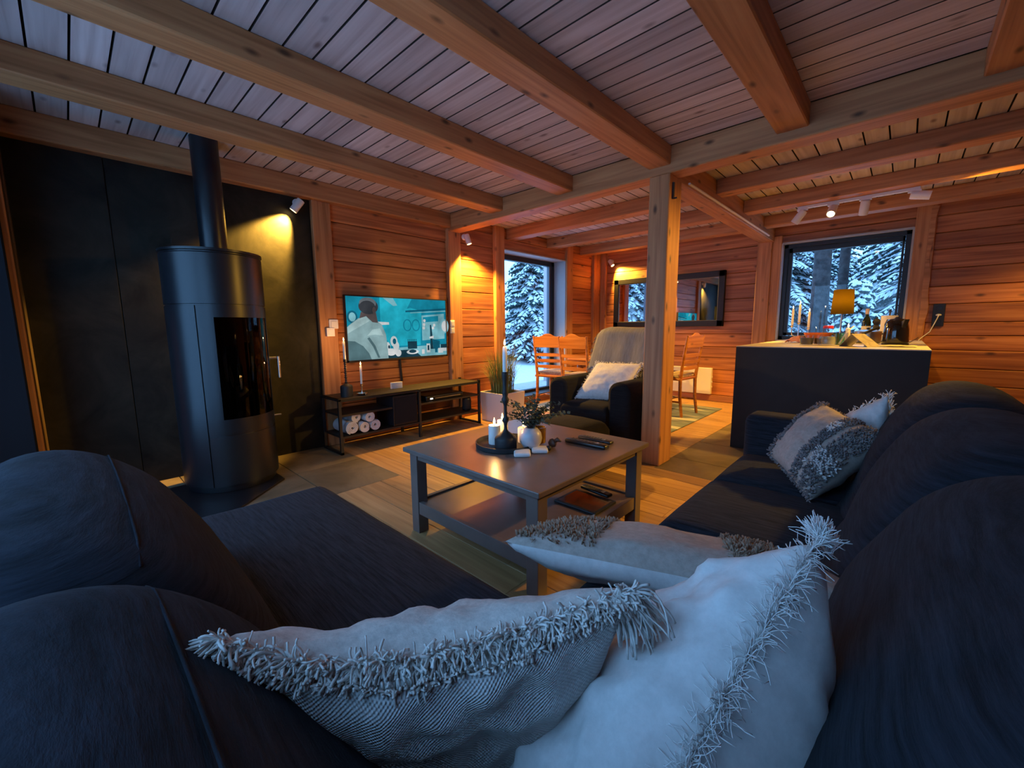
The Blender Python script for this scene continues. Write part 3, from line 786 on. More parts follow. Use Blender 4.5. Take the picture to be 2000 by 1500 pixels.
def pad(mb, lo, hi, r=0.06, crown=0.015, nx=26, ny=22, seed=0):
    """seat pad: rounded upper edges and a crowned top"""
    x0, y0, z0 = lo; x1, y1, z1 = hi
    def grid(a, b, n):
        g = [a, a+r*0.12, a+r*0.35, a+r*0.65, a+r]
        m = n-10
        g += [a+r + (b-a-2*r)*i/(m+1) for i in range(1, m+1)]
        g += [b-r, b-r*0.65, b-r*0.35, b-r*0.12, b]
        return g
    X = grid(x0, x1, nx); Y = grid(y0, y1, ny); vs = []
    def drop(d): return 0 if d >= r else r*(1-math.sqrt(max(0, 1-((r-d)/r)**2)))
    for yy in Y:
        for xx in X:
            dx = min(xx-x0, x1-xx); dy = min(yy-y0, y1-yy)
            a = drop(dx); b = drop(dy); dd = min(r, math.hypot(a, b))
            u = (xx-x0)/(x1-x0)*2-1; v = (yy-y0)/(y1-y0)*2-1
            z = z1 - dd + crown*(1-u*u)*(1-v*v) + 0.003*noise.noise(Vector((xx*7+seed, yy*7, 0)))
            vs.append((xx, yy, z))
    a = len(X); b = len(Y)
    fs = [(j*a+i, j*a+i+1, (j+1)*a+i+1, (j+1)*a+i) for j in range(b-1) for i in range(a-1)]
    ring = [i for i in range(a)] + [j*a+a-1 for j in range(1, b)] + [(b-1)*a+i for i in range(a-2, -1, -1)] + [j*a for j in range(b-2, 0, -1)]
    k = len(vs)
    for i in ring: vs.append((vs[i][0], vs[i][1], z0))
    m = len(ring)
    fs += [(ring[i], ring[(i+1)%m], k+(i+1)%m, k+i) for i in range(m)]
    fs.append(tuple(k+i for i in range(m)))
    mb.add(vs, fs)

# ------------------------------------------------------------------ corner sofa
so = empty('corner_sofa', (-0.3, 0.4, 0), 'large charcoal corner sofa with puffy back cushions filling the foreground', 'sofa')
SO = Vector(so.location)
def sub(mb): mb.v = [tuple(Vector(p)-SO) for p in mb.v]; return mb
mb = MB().rbox((-1.67, -0.22, 0.07), (0.34, 0.645, 0.27), 0.03).rbox((-0.525, 0.55, 0.07), (0.34, 2.44, 0.27), 0.03)
sub(mb).build('sofa_base', M_SOFA, so, smooth=True)
for (px_, py_) in ((-1.6,-0.15),(-1.6,0.58),(0.27,-0.15),(-0.46,2.36),(0.27,2.36),(-0.46,0.62)):
    sub(MB().lathe([(0.022,0.0),(0.028,0.075)], (px_,py_,0), 12)).build('foot', M_BLACK, so)
seats = [((-1.70,0.02,0.22),(-0.56,0.67,0.44)), ((-0.555,0.02,0.22),(0.02,0.66,0.44)), ((-0.55,0.665,0.22),(0.02,1.235,0.44)), ((-0.55,1.24,0.22),(0.02,1.80,0.44)), ((-0.55,1.805,0.22),(0.02,2.27,0.44))]
for i, (lo, hi) in enumerate(seats):
    mb = MB(); pad(mb, lo, hi, 0.065 if i else 0.055, 0.020 if i > 1 else 0.012, seed=i*5)
    sub(mb).build('seat_cushion', M_SOFA, so, smooth=True)
profA = [(.235,.34),(.215,.48),(.170,.61),(.105,.715),(.035,.785),(-.04,.815),(-.115,.805),(-.175,.74),(-.205,.60),(-.205,.34)]
profB = [(-.11,.34),(-.075,.50),(-.035,.645),(.025,.765),(.085,.83),(.155,.852),(.235,.835),(.295,.765),(.325,.60),(.325,.34)]
pA = lambda d, z, s: (s, d, z)
pB = lambda d, z, s: (d, s, z)
def back(prof, s0, s1, place, seed):
    mb = MB(); bolster(mb, prof, s0, s1, place, seed=seed)
    o = sub(mb).build('back_cushion', M_SOFA_B, so, smooth=True)
    mb = MB()
    for i in ((4, 6) if prof is profA else ()):
        d, z = prof[i]; c = (sum(p[0] for p in prof)/len(prof), sum(p[1] for p in prof)/len(prof))
        pts = []
        for k in range(13):
            t = 0.04 + 0.92*k/12
            g = 1 + 0.018/0.25*math.sin(math.pi*t); e = min(t, 1-t)*(s1-s0)
            kk = 1.0 if e >= 0.10 else 0.72 + 0.28*math.sqrt(max(0, 1-(1-e/0.10)**2))
            pts.append(place(c[0]+(d-c[0])*kk*g, c[1]+(z-c[1])*kk*g + 0.001, s0+(s1-s0)*t))
        mb.tube(pts, 0.0016, 6)
    if mb.v: sub(mb).build('piping', M_SOFA_B, o, smooth=True)
back(profA, -1.34, -0.63, pA, 1)
back(profA, -0.63, 0.00, pA, 2)
back(profB, 0.30, 0.95, pB, 3)
back(profB, 0.95, 1.60, pB, 4)
back(profB, 1.60, 2.255, pB, 5)
mb = MB().rbox((0.0, -0.21, 0.26), (0.33, 0.31, 0.74), 0.09, 4); sub(mb).build('corner_back', M_SOFA_B, so, smooth=True)
mb = MB().rbox((-0.55, 2.275, 0.08), (0.34, 2.455, 0.625), 0.045, 4); sub(mb).build('armrest', M_SOFA_B, so, smooth=True)

# ------------------------------------------------------------------ pillows
def fringe_strands(mb, pts, dirs, n, length, rad, rnd, curl=0.5, grav=0.35, seg=4, sides=4):
    """strands start on a poly-line of points, one outward direction per point"""
    m = len(pts)
    for i in range(n):
        t = rnd.random()*(m-1); k = min(int(t), m-2); f = t-k
        p = pts[k].lerp(pts[k+1], f); d = dirs[k].lerp(dirs[k+1], f).normalized()
        d = (d + Vector((rnd.gauss(0,curl), rnd.gauss(0,curl), rnd.gauss(0,curl)))*0.55).normalized()
        L = length*rnd.uniform(0.55, 1.15); pp = [p.copy()]; q = p.copy()
        bend = Vector((rnd.gauss(0,1), rnd.gauss(0,1), rnd.gauss(0,1)))*0.25*curl
        for s in range(seg):
            d = (d + bend*0.5 + Vector((rnd.gauss(0,1), rnd.gauss(0,1), rnd.gauss(0,1)))*0.22*curl + Vector((0,0,-grav*0.35))).normalized(); q = q + d*(L/seg); pp.append(q.copy())
        r = rad*rnd.uniform(0.7, 1.25)
        mb.tube(pp, [r*0.9] + [r*rnd.uniform(0.85,1.2) for _ in range(seg-1)] + [r*1.05], sides)
class Pillow:
    def __init__(s, name, label, C, thick, mf, mb_, group=None, k=0.07, n=26, seed=0, wr=0.006, sag=0.0, pw=0.42, base=None, t2=None, dip=0.0):
        s.t2 = t2; s.dip = dip; s.C = [Vector(c) for c in C]; s.t = thick; s.k = k; s.seed = seed; s.wr = wr; s.pw = pw; s.sag = sag
        c = s.C
        s.ctr = (c[0]+c[1]+c[2]+c[3])/4
        s.nrm = (c[2]-c[0]).cross(c[3]-c[1]).normalized()
        low = min(c, key=lambda v: v.z)
        s.root = empty(name, Vector((s.ctr.x, s.ctr.y, low.z)) if base is None else base, label, 'pillow', group)
        s.off = Vector(s.root.location)
        m = MB(); uv = []
        for side in (1, -1):
            n0 = len(m.v)
            vs = [s.pt(i/n*2-1, j/n*2-1, side) - s.off for j in range(n+1) for i in range(n+1)]
            uv += [(i/n, j/n) for j in range(n+1) for i in range(n+1)]
            m.add(vs, [(j*(n+1)+i, j*(n+1)+i+1, (j+1)*(n+1)+i+1, (j+1)*(n+1)+i) for j in range(n) for i in range(n)], 0 if side > 0 else 1)
        m.uv = uv
        me_o = m.build('cover', [mf, mb_], s.root, smooth=True)
        bm = bmesh.new(); bm.from_mesh(me_o.data); bmesh.ops.remove_doubles(bm, verts=bm.verts[:], dist=0.0002); bmesh.ops.recalc_face_normals(bm, faces=bm.faces[:]); bm.to_mesh(me_o.data); bm.free()
        s.cover = me_o
    def pt(s, u, v, side):
        k = s.k
        uu = u*(1-k*(1-v*v)); vv = v*(1-k*(1-u*u))
        c = s.C; a = (uu+1)/2; b = (vv+1)/2
        p = c[0].lerp(c[1], a).lerp(c[3].lerp(c[2], a), b)
        h = (max(0, (1-u*u)*(1-v*v)))**s.pw
        q = p + s.nrm*side*((s.t if side > 0 or s.t2 is None else s.t2)*h)
        if s.dip: q.z -= s.dip*max(0, v)**1.5*(1-u*u)*(1-0.5*u)
        e = min(1, h*2.2)
        q += s.nrm*side*e*s.wr*(noise.noise(Vector((u*2.3+s.seed, v*2.3, side*3.1)))*1.6 + noise.noise(Vector((u*6+s.seed, v*6, side))))
        q.z -= s.sag*h
        return q
    def edge(s, which, m=24):
        """which: 0 bottom (c0-c1), 1 right (c1-c2), 2 top (c3-c2), 3 left (c0-c3)"""
        pts = []; dirs = []
        for i in range(m+1):
            t = i/m*2-1
            u, v = [(t,-1),(1,t),(t,1),(-1,t)][which]
            p = s.pt(u, v, 1); pts.append(p)
            q = s.pt(u*0.8, v*0.8, 1)*0.5 + s.pt(u*0.8, v*0.8, -1)*0.5
            dirs.append((p-q).normalized())
        return pts, dirs
    def fringe(s, edges, per, length, rad, mat, curl=0.5, grav=0.35, seed=1, name='fringe'):
        rnd = random.Random(seed); m = MB()
        for e in edges:
            P, D = s.edge(e); fringe_strands(m, P, D, per, length, rad, rnd, curl, grav)
        m.v = [tuple(Vector(p)-s.off) for p in m.v]
        o = m.build(name, mat, s.root, smooth=True); o['kind'] = 'stuff'
        return o
    def shag(s, test, n, length, rad, mat, side=1, seed=2, name='shag_tufts'):
        rnd = random.Random(seed); m = MB(); cnt = 0
        while cnt < n:
            u = rnd.uniform(-0.98, 0.98); v = rnd.uniform(-0.98, 0.98)
            if not test(u, v): continue
            cnt += 1
            p = s.pt(u, v, side)
            e = 0.02; nn = (s.pt(min(1,u+e), v, side)-s.pt(max(-1,u-e), v, side)).cross(s.pt(u, min(1,v+e), side)-s.pt(u, max(-1,v-e), side))
            nn = nn.normalized() if nn.length > 1e-9 else s.nrm
            if nn.dot(s.nrm*side) < 0: nn = -nn
            fringe_strands(m, [p, p+s.nrm*1e-4], [nn, nn], 1, length, rad, rnd, 0.8, 0.15, 2, 4)
        m.v = [tuple(Vector(p)-s.off) for p in m.v]
        o = m.build(name, mat, s.root, smooth=True); o['kind'] = 'stuff'
        return o
V = Vector
# big linen pillow nearest the camera
L_ = V((-0.423, 0.0623, 0.790)); R_ = V((-0.181, 0.371, 0.792)); vv = V((0.345, -0.238, 0.908)); hgt1 = 0.37
P1 = Pillow('linen_pillow', 'woven linen pillow with thick cotton fringe nearest the camera', [L_-vv*hgt1+(R_-L_)*0.08, R_-vv*hgt1-(R_-L_)*0.14, R_, L_], 0.080, M_LINEN, M_LINENBACK, seed=3, wr=0.008, k=0.04, n=44, dip=0.040)
P1.nside = 1 if P1.nrm.dot(V((0,0,CAM_H))-P1.ctr) > 0 else -1
if P1.nside < 0:
    P1.cover.data.materials[0] = M_LINENBACK; P1.cover.data.materials[1] = M_LINEN
rnd1 = random.Random(11); mbf = MB(); Pe, De = P1.edge(2, 40)
nn1 = P1.nrm*P1.nside
for rep_, (mixn, up_, ln, cnt) in enumerate(((0.80, 0.65, 0.025, 760), (0.25, 1.0, 0.019, 520), (-0.45, 0.9, 0.014, 300))):
    Dm = [(d*up_ + nn1*mixn).normalized() for d in De]
    fringe_strands(mbf, Pe, Dm, cnt, ln, 0.00115, rnd1, 0.75, 0.50, 6, 5)
# the two corner tassels
Pc, Dc = P1.edge(2, 40)
out = (R_-L_).normalized()
fringe_strands(mbf, Pc[-4:], [(out + V((0,0,-0.25)) + nn1*0.15).normalized()]*4, 170, 0.060, 0.0011, rnd1, 0.45, 0.75, 8, 5)
fringe_strands(mbf, Pc[:4], [(-out + V((0,0,-0.1)) + nn1*0.3).normalized()]*4, 150, 0.036, 0.0011, rnd1, 0.5, 0.3, 6, 5)
mbf.v = [tuple(Vector(p)-P1.off) for p in mbf.v]
o = mbf.build('fringe', M_FRINGE, P1.root, smooth=True); o['kind'] = 'stuff'
P1.shag(lambda u, v: (v > 0.972 and abs(u) < 0.98), 420, 0.012, 0.0012, M_FRINGE, side=P1.nside, seed=12, name='knotted_fringe')

# smooth white pillow standing on its corner at the lower right
T_ = V((-0.047, 0.515, 0.838)); s_ = V((-0.213, -0.783, -0.582)).normalized()
c2_ = [T_ + s_*0.40, T_, V((-0.325, 0.585, 0.490)), V((-0.325, 0.258, 0.470))]
P2T = (0.080, 0.185) if (c2_[2]-c2_[0]).cross(c2_[3]-c2_[1]).x < 0 else (0.185, 0.080)
P2 = Pillow('cotton_pillow', 'smooth white cotton pillow with frayed edge at the lower right', [T_ + s_*0.40, T_, V((-0.325, 0.585, 0.490)), V((-0.325, 0.258, 0.470))], P2T[0], M_COTTON, M_COTTON, seed=8, wr=0.011, k=0.03, n=40, t2=P2T[1])
P2.fringe([0], 950, 0.030, 0.00042, M_FRINGEW, curl=1.15, grav=0.5, seed=21)
P2.fringe([1], 50, 0.018, 0.0006, M_FRINGEW, curl=0.6, grav=0.2, seed=22, name='frayed_edge')
rnd2 = random.Random(5); mbf = MB()
fringe_strands(mbf, [T_, T_+V((0.012,0.012,-0.02))], [V((-0.25,0.1,1)).normalized()]*2, 300, 0.028, 0.00045, rnd2, 0.45, 0.1, 4, 4)
mbf.v = [tuple(Vector(p)-P2.off) for p in mbf.v]
o = mbf.build('corner_tassel', M_FRINGEW, P2.root, smooth=True); o['kind'] = 'stuff'

# pale pillow with shag bands lying behind those two
a_ = V((-0.600, 0.600, 0.600)); b_ = V((0.045, 0.850, 0.600)); v3 = V((0.30, -0.86, 0.40)).normalized()
P3 = Pillow('shag_band_pillow', 'pale pillow with curly taupe bands lying behind the two nearest pillows', [a_ - v3*0.44, b_ - v3*0.44, b_, a_], 0.075, M_TAUPE, M_COTTON, seed=15, wr=0.006, k=0.05)
P3.up = 1 if P3.nrm.z > 0 else -1
if P3.up < 0:
    P3.cover.data.materials[0] = M_COTTON; P3.cover.data.materials[1] = M_TAUPE
P3.shag(lambda u, v: (-0.96 < u < -0.42) or (0.30 < u < 0.62 and v > -0.9), 2200, 0.014, 0.0017, M_SHAG, side=P3.up, seed=31)

# patterned pillow and white pillow in the far end of the sofa
P4 = Pillow('patterned_pillow', 'taupe and grey patterned shag pillow at the far end of the sofa', [V((-0.19,1.70,0.455)), V((0.00,1.97,0.65)), V((-0.235,2.27,0.715)), V((-0.385,2.04,0.505))], 0.085, M_TAUPE, M_TAUPE, seed=23, wr=0.006, k=0.05)
P4.sd = 1 if P4.nrm.dot(V((0,0,CAM_H))-P4.ctr) > 0 else -1
P4.shag(lambda u, v: (v < -0.25 and abs(u) < 0.98 and not (v > -0.62 and v < -0.5)), 1500, 0.013, 0.0023, M_GREYSHAG, side=P4.sd, seed=41)
P4.shag(lambda u, v: (v < -0.55 and -0.55 < u < -0.15) or (-0.42 < v < -0.25 and 0.25 < u < 0.6), 260, 0.016, 0.0026, M_FRINGEW, side=P4.sd, seed=42, name='pale_tufts')
P4.shag(lambda u, v: (v > 0.72), 300, 0.014, 0.0022, M_GREYSHAG, side=P4.sd, seed=43, name='edge_tufts')
P4.fringe([1, 2, 3], 110, 0.012, 0.002, M_GREYSHAG, curl=0.7, grav=0.1, seed=44, name='edge_fringe')
T5 = V((-0.022, 2.17, 0.79))
P5 = Pillow('small_white_pillow', 'white frayed pillow propped behind the patterned pillow by the armrest', [V((-0.20,2.16,0.66)), T5, V((0.02,2.20,0.47)), V((-0.18,2.18,0.46))], 0.06, M_COTTON, M_COTTON, seed=33, wr=0.006, k=0.04)
P5.fringe([1], 150, 0.030, 0.0016, M_FRINGEW, curl=0.7, grav=0.1, seed=51)
P5.fringe([0], 40, 0.02, 0.0014, M_FRINGEW, curl=0.6, grav=0.1, seed=52, name='frayed_edge')

# ------------------------------------------------------------------ stove
st = empty('wood_stove', (-3.37, 0.71, 0.014), 'tall round black wood stove with curved glass door', 'stove', None, math.radians(23))
def arc(mb, r0, r1, a0, a1, z0, z1, n=28):
    vs = []; A = [math.radians(a0 + (a1-a0)*i/n) for i in range(n+1)]
    for r, z in ((r0,z0),(r1,z0),(r1,z1),(r0,z1)):
        vs += [(r*math.cos(a), r*math.sin(a), z) for a in A]
    m = n+1; fs = []
    for q in range(4):
        q2 = (q+1) % 4
        fs += [(q*m+i, q*m+i+1, q2*m+i+1, q2*m+i) for i in range(n)]
    fs += [(0, m, 2*m, 3*m), (n, 3*m+n, 2*m+n, m+n)]
    return mb.add(vs, fs)
MB().lathe([(0.255,0),(0.262,0.03),(0.262,0.04),(0.2695,0.045),(0.2695,1.206),(0.2695,1.209),(0.277,1.211),(0.277,1.515),(0.271,1.521),(0.271,1.527),(0.281,1.531),(0.281,1.545),(0.0,1.546)], n=64).build('stove_body', M_STOVE, st, smooth=True, auto=30)
mb = MB()
arc(mb, 0.269, 0.277, -58, -40, 0.385, 1.200); arc(mb, 0.269, 0.277, 40, 58, 0.385, 1.200)
arc(mb, 0.269, 0.277, -40, 40, 0.385, 0.480); arc(mb, 0.269, 0.277, -40, 40, 1.128, 1.200)
do = mb.build('stove_door', M_STOVE, st, smooth=True, auto=30)
m_sg = pane('stove_glass', (0.25,0.22,0.2))
arc(MB(), 0.2735, 0.2745, -40, 40, 0.480, 1.128).build('door_glass', m_sg, do, smooth=True, auto=30)
arc(MB(), 0.2703, 0.2712, -39, 39, 0.485, 1.123).build('firebox_lining', plain('soot', (0.012,0.008,0.006), 0.8), do, smooth=True, auto=30)
arc(MB(), 0.269, 0.277, 59.4, 300.6, 0.045, 1.200, 60).build('side_panel', M_STOVE, st, smooth=True, auto=30)
arc(MB(), 0.269, 0.277, -58, 58, 0.045, 0.372).build('lower_panel', M_STOVE, st, smooth=True, auto=30)
a = math.radians(60)
u0 = V((math.cos(a), math.sin(a), 0))
mb = MB().tube([u0*0.27+V((0,0,0.845)), u0*0.335+V((0,0,0.845))], 0.008, 10).tube([u0*0.335+V((0,0,0.855)), u0*0.335+V((0,0,0.70))], 0.010, 10)
mb.build('door_handle', M_CHROME, st, smooth=True, auto=40)
MB().tube([u0*0.268+V((0,0,0.425)), u0*0.325+V((0,0,0.425))], 0.006, 10).build('air_lever', M_CHROME, st, smooth=True, auto=40)
# pipe (in the stove's frame)
bx = V((-3.435, 0.742, 0)) - V((-3.37, 0.71, 0)); c23, s23 = math.cos(math.radians(-23)), math.sin(math.radians(-23))
bl = V((bx.x*c23 - bx.y*s23, bx.x*s23 + bx.y*c23, 0))
MB().lathe([(0.085,1.546),(0.085,1.575),(0.078,1.58),(0.078,2.285)], (bl.x, bl.y, 0), 36).build('flue_pipe', M_STOVE, st, smooth=True, auto=30)
hp_ = [(-3.52,0.17),(-3.02,0.17),(-2.80,0.42),(-2.80,0.60),(-3.14,0.96),(-3.52,0.96)]
tag(MB().prism(hp_, 2, 0.0, 0.012).build('hearth_plate', M_STOVE, bevel=0.002), 'flat black hearth plate under the wood stove', 'hearth plate')

# ------------------------------------------------------------------ television
TX = -3.735; TY0, TY1, TZ0, TZ1 = 1.757, 2.916, 0.752, 1.374
tv = empty('television', (XL, (TY0+TY1)/2, TZ0), 'flat wall television showing a man in a pale jacket in a teal room', 'television')
TO = V(tv.location)
MB().box(*lbox((XL+0.001, TY0+0.25, TZ0+0.15), (TX-0.02, TY1-0.25, TZ1-0.12), TO)).build('wall_bracket', M_BLACK, tv)
MB().box(*lbox((TX-0.03, TY0, TZ0), (TX-0.001, TY1, TZ1), TO)).build('housing', M_BLACK, tv, bevel=0.003)
b_ = 0.011; zb = 0.018
mb = MB()
for lo, hi in (((TX-.002,TY0,TZ0),(TX+.004,TY0+b_,TZ1)), ((TX-.002,TY1-b_,TZ0),(TX+.004,TY1,TZ1)), ((TX-.002,TY0,TZ0),(TX+.004,TY1,TZ0+zb)), ((TX-.002,TY0,TZ1-b_),(TX+.004,TY1,TZ1))): mb.box(*lbox(lo, hi, TO))
mb.build('bezel', M_BLACK, tv)
cols = {'teal':(0.010,0.27,0.40),'bright':(0.02,0.47,0.62),'deep':(0.008,0.13,0.21),'pale':(0.22,0.52,0.60),'white':(0.75,0.88,0.92),'jacket':(0.27,0.42,0.44),'jacketd':(0.09,0.17,0.19),'jacketl':(0.40,0.57,0.58),'hair':(0.045,0.05,0.06),'hairl':(0.15,0.17,0.19),'skin':(0.11,0.085,0.085),'dark':(0.012,0.05,0.075)}
keys = list(cols); smats = []
for k_ in keys:
    m_ = glow('screen_' + k_, cols[k_], 0.36); nt = m_.node_tree; em = [n_ for n_ in nt.nodes if n_.type == 'EMISSION'][0]
    tc = N(nt, 'ShaderNodeTexCoord'); no = N(nt, 'ShaderNodeTexNoise'); no.inputs['Scale'].default_value = 6.0; no.inputs['Detail'].default_value = 5
    rp = ramp(nt, [(0.25, tuple(c*0.55 for c in cols[k_])), (0.75, tuple(min(1, c*1.45) for c in cols[k_]))])
    nt.links.new(tc.outputs['Object'], no.inputs['Vector']); nt.links.new(no.outputs['Fac'], rp.inputs[0]); nt.links.new(rp.outputs[0], em.inputs[0])
    smats.append(m_)
mb = MB(); lay = [0]
def scr(pts, colr):
    """flat picture shape; u, v from the lower left of the screen, 0..1"""
    x = TX + 0.0001 + 0.00004*lay[0]; lay[0] += 1
    vs = [V((x, TY0+b_+(TY1-TY0-2*b_)*u, TZ0+zb+(TZ1-TZ0-zb-b_)*v))-TO for u, v in pts]
    mb.add(vs, [tuple(range(len(vs)))], keys.index(colr))
def ell(cu, cv, ru, rv, colr, n=20): scr([(cu+ru*math.cos(2*math.pi*i/n), cv+rv*math.sin(2*math.pi*i/n)) for i in range(n)], colr)
scr([(0,0),(1,0),(1,1),(0,1)], 'teal')
scr([(0.30,1),(0.62,1),(0.50,0.62),(0.55,0.30),(0.30,0.30)], 'bright')
scr([(0.36,0.72),(0.60,0.85),(0.72,0.80),(0.70,0.20),(0.36,0.20)], 'bright')
scr([(0.33,1),(0.43,1),(0.47,0.88),(0.43,0.87)], 'pale')
scr([(0.55,0.80),(1,0.86),(1,0.83),(0.55,0.77)], 'deep')
scr([(0.60,0.77),(1,0.82),(1,0.80),(0.60,0.755)], 'pale')
scr([(0.72,0.72),(0.98,0.76),(0.98,0.30),(0.72,0.28)], 'pale')
scr([(0.735,0.69),(0.91,0.72),(0.91,0.62),(0.735,0.60)], 'teal')
for cu in (0.565, 0.655): ell(cu, 0.55, 0.045, 0.105, 'teal'); ell(cu, 0.55, 0.033, 0.085, 'bright')
ell(0.985, 0.53, 0.05, 0.13, 'pale'); ell(0.985, 0.53, 0.038, 0.10, 'white')
ell(0.05, 0.68, 0.045, 0.10, 'deep'); ell(0.05, 0.68, 0.03, 0.07, 'pale')
scr([(0.30,0.16),(1,0.20),(1,0.0),(0.30,0.0)], 'pale')
scr([(0.30,0.12),(0.62,0.13),(0.70,0.0),(0.34,0.0)], 'dark')
scr([(0.56,0.27),(0.66,0.27),(0.66,0.14),(0.56,0.14)], 'dark')
for i in range(6): scr([(0.562+i*0.017,0.31),(0.568+i*0.017,0.31),(0.568+i*0.017,0.27),(0.562+i*0.017,0.27)], 'dark')
ell(0.61, 0.085, 0.065, 0.04, 'white'); ell(0.61, 0.095, 0.04, 0.03, 'dark')
scr([(0.81,0.55),(0.825,0.56),(0.835,0.40),(0.84,0.12),(0.81,0.12)], 'dark')
scr([(0.80,0.34),(0.85,0.36),(0.85,0.31),(0.80,0.31)], 'white')
scr([(0.84,0.30),(0.92,0.26),(0.92,0.12),(0.84,0.12)], 'deep'); scr([(0.93,0.20),(1,0.20),(1,0.12),(0.93,0.12)], 'dark')
for (cu, cv) in ((0.745,0.56),(0.75,0.63),(0.86,0.55),(0.845,0.50),(0.74,0.50)): ell(cu, cv, 0.014, 0.028, 'white', 10)
for (u0_, v0_, w0_, h0_, c0_) in ((0.765,0.06,0.04,0.16,'white'),(0.775,0.10,0.02,0.09,'dark'),(0.90,0.04,0.10,0.09,'white'),(0.86,0.05,0.03,0.10,'deep'),(0.71,0.04,0.03,0.08,'white'),(0.955,0.02,0.045,0.05,'pale')):
    scr([(u0_,v0_),(u0_+w0_,v0_),(u0_+w0_,v0_+h0_),(u0_,v0_+h0_)], c0_)
for (cu, cv, ru, rv) in ((0.36,0.20,0.022,0.07),(0.42,0.28,0.035,0.09),(0.44,0.20,0.03,0.08),(0.39,0.10,0.05,0.06),(0.46,0.08,0.03,0.06)): ell(cu, cv, ru, rv, 'white')
ell(0.425, 0.28, 0.018, 0.05, 'deep', 12); ell(0.37, 0.19, 0.010, 0.03, 'dark', 10)
scr([(0.26,0.61),(0.38,0.60),(0.38,0.56),(0.28,0.555)], 'white')
# the man, seen from behind
scr([(0,0.0),(0,0.52),(0.03,0.57),(0.10,0.66),(0.17,0.70),(0.26,0.63),(0.31,0.56),(0.345,0.40),(0.355,0.20),(0.36,0.0)], 'jacket')
scr([(0,0.0),(0,0.31),(0.06,0.30),(0.13,0.22),(0.18,0.10),(0.20,0.0)], 'jacketd')
scr([(0.0,0.42),(0.0,0.52),(0.10,0.65),(0.17,0.69),(0.20,0.62),(0.10,0.52)], 'jacketl')
scr([(0.17,0.38),(0.22,0.48),(0.29,0.50),(0.32,0.38),(0.24,0.40)], 'jacketl')
scr([(0.19,0.36),(0.24,0.22),(0.28,0.02),(0.26,0.02),(0.22,0.20),(0.17,0.34)], 'jacketd')
scr([(0.11,0.66),(0.125,0.76),(0.26,0.76),(0.275,0.59),(0.225,0.60),(0.17,0.695)], 'skin')
ell(0.195, 0.85, 0.088, 0.125, 'hair', 26); ell(0.19, 0.90, 0.075, 0.09, 'hairl', 24); ell(0.185, 0.84, 0.072, 0.10, 'hair', 22); ell(0.245, 0.79, 0.016, 0.055, 'skin', 12)
mb.build('screen', smats, tv)
tag(MB().tube([(XL+0.012, 2.33, 0.78),(XL+0.012, 2.335, 0.65),(XL+0.014, 2.345, 0.52)], 0.012, 8).build('television_cable', M_BLACK), 'black cable hanging from the television to the bench', 'cable')

# switches and sockets around the television
def wallplate(name, label, y, z, w, h, x=-3.745, cat='switch', d=0.012):
    o = empty(name, (x, y, z), label, cat)
    MB().rbox((0, -w/2, -h/2), (d, w/2, h/2), 0.003, 2).build('plate', M_WHITE, o)
    MB().rbox((d, -w*0.32, -h*0.32), (d+0.005, w*0.32, h*0.32), 0.002, 2).build('rocker', M_WHITE, o)
p = at_x(651, 633, -3.745); wallplate('light_switch', 'upper white switch on the post left of the television', p.y, p.z, 0.082, 0.082)
p = at_x(646, 646, -3.73); wallplate('light_switch', 'lower white box switch left of the television above the tall candle', p.y-0.005, p.z-0.012, 0.07, 0.075, d=0.03)
p = at_x(879, 632, -3.745); wallplate('wall_socket', 'upper white socket on the post right of the television', p.y+0.03, p.z, 0.06, 0.075, cat='socket')
p = at_x(879, 643, -3.745); wallplate('wall_socket', 'lower white socket on the post right of the television', p.y+0.03, p.z-0.012, 0.06, 0.07, cat='socket')

# ------------------------------------------------------------------ television bench
BX0, BX1 = -3.735, -3.385
be = empty('television_bench', (-3.56, 2.29, 0), 'long black metal bench with dark shelves under the television', 'bench')
BO = V(be.location)
M_BSHELF = wood('dark_stained_shelf', (0.012,0.008,0.006), (0.019,0.013,0.010), (0.028,0.018,0.014), knots=0, rough=0.6)
for yy in (1.50, 2.29, 3.075):
    for xx in (BX0+0.012, BX1-0.012):
        MB().box(*lbox((xx-0.012, yy-0.012, 0), (xx+0.012, yy+0.012, 0.495 if yy > 3 else 0.478), BO)).build('leg', M_BLACK, be, bevel=0.001)
for yy in (1.50, 3.075):
    MB().box(*lbox((BX0, yy-0.012, 0.0), (BX1, yy+0.012, 0.02), BO)).build('floor_rail', M_BLACK, be)
    MB().box(*lbox((BX0, yy-0.012, 0.462), (BX1, yy+0.012, 0.48), BO)).build('end_rail', M_BLACK, be)
def shelf(y0, y1, z, t=0.018): 
    board('shelf', V(((BX0+BX1)/2, y0, z))-BO, V(((BX0+BX1)/2, y1, z))-BO, BX1-BX0-0.01, t, (0,0,1), M_BSHELF, be, 0.002)
shelf(1.49, 3.08, 0.48); shelf(1.51, 1.99, 0.345); shelf(2.30, 3.07, 0.335); shelf(1.51, 3.07, 0.155)
MB().box(*lbox((BX1-0.02, 1.51, 0.455),(BX1, 3.07, 0.463), BO)).build('front_rail', M_BLACK, be)
sw_ = empty('subwoofer', (-3.56, 2.135, 0.155), 'black subwoofer box standing inside the television bench', 'speaker')
MB().rbox((-0.15,-0.13,0.0),(0.16,0.135,0.285), 0.006, 2).build('cabinet', plain('black_vinyl', (0.012,0.012,0.014), 0.5), sw_)
MB().box((0.161,-0.115,0.02),(0.166,0.12,0.265)).build('grille', plain('grille_cloth', (0.006,0.006,0.007), 0.95), sw_)
rc = empty('set_top_box', (-3.55, 2.62, 0.335), 'black set top box on the right bench shelf', 'media box')
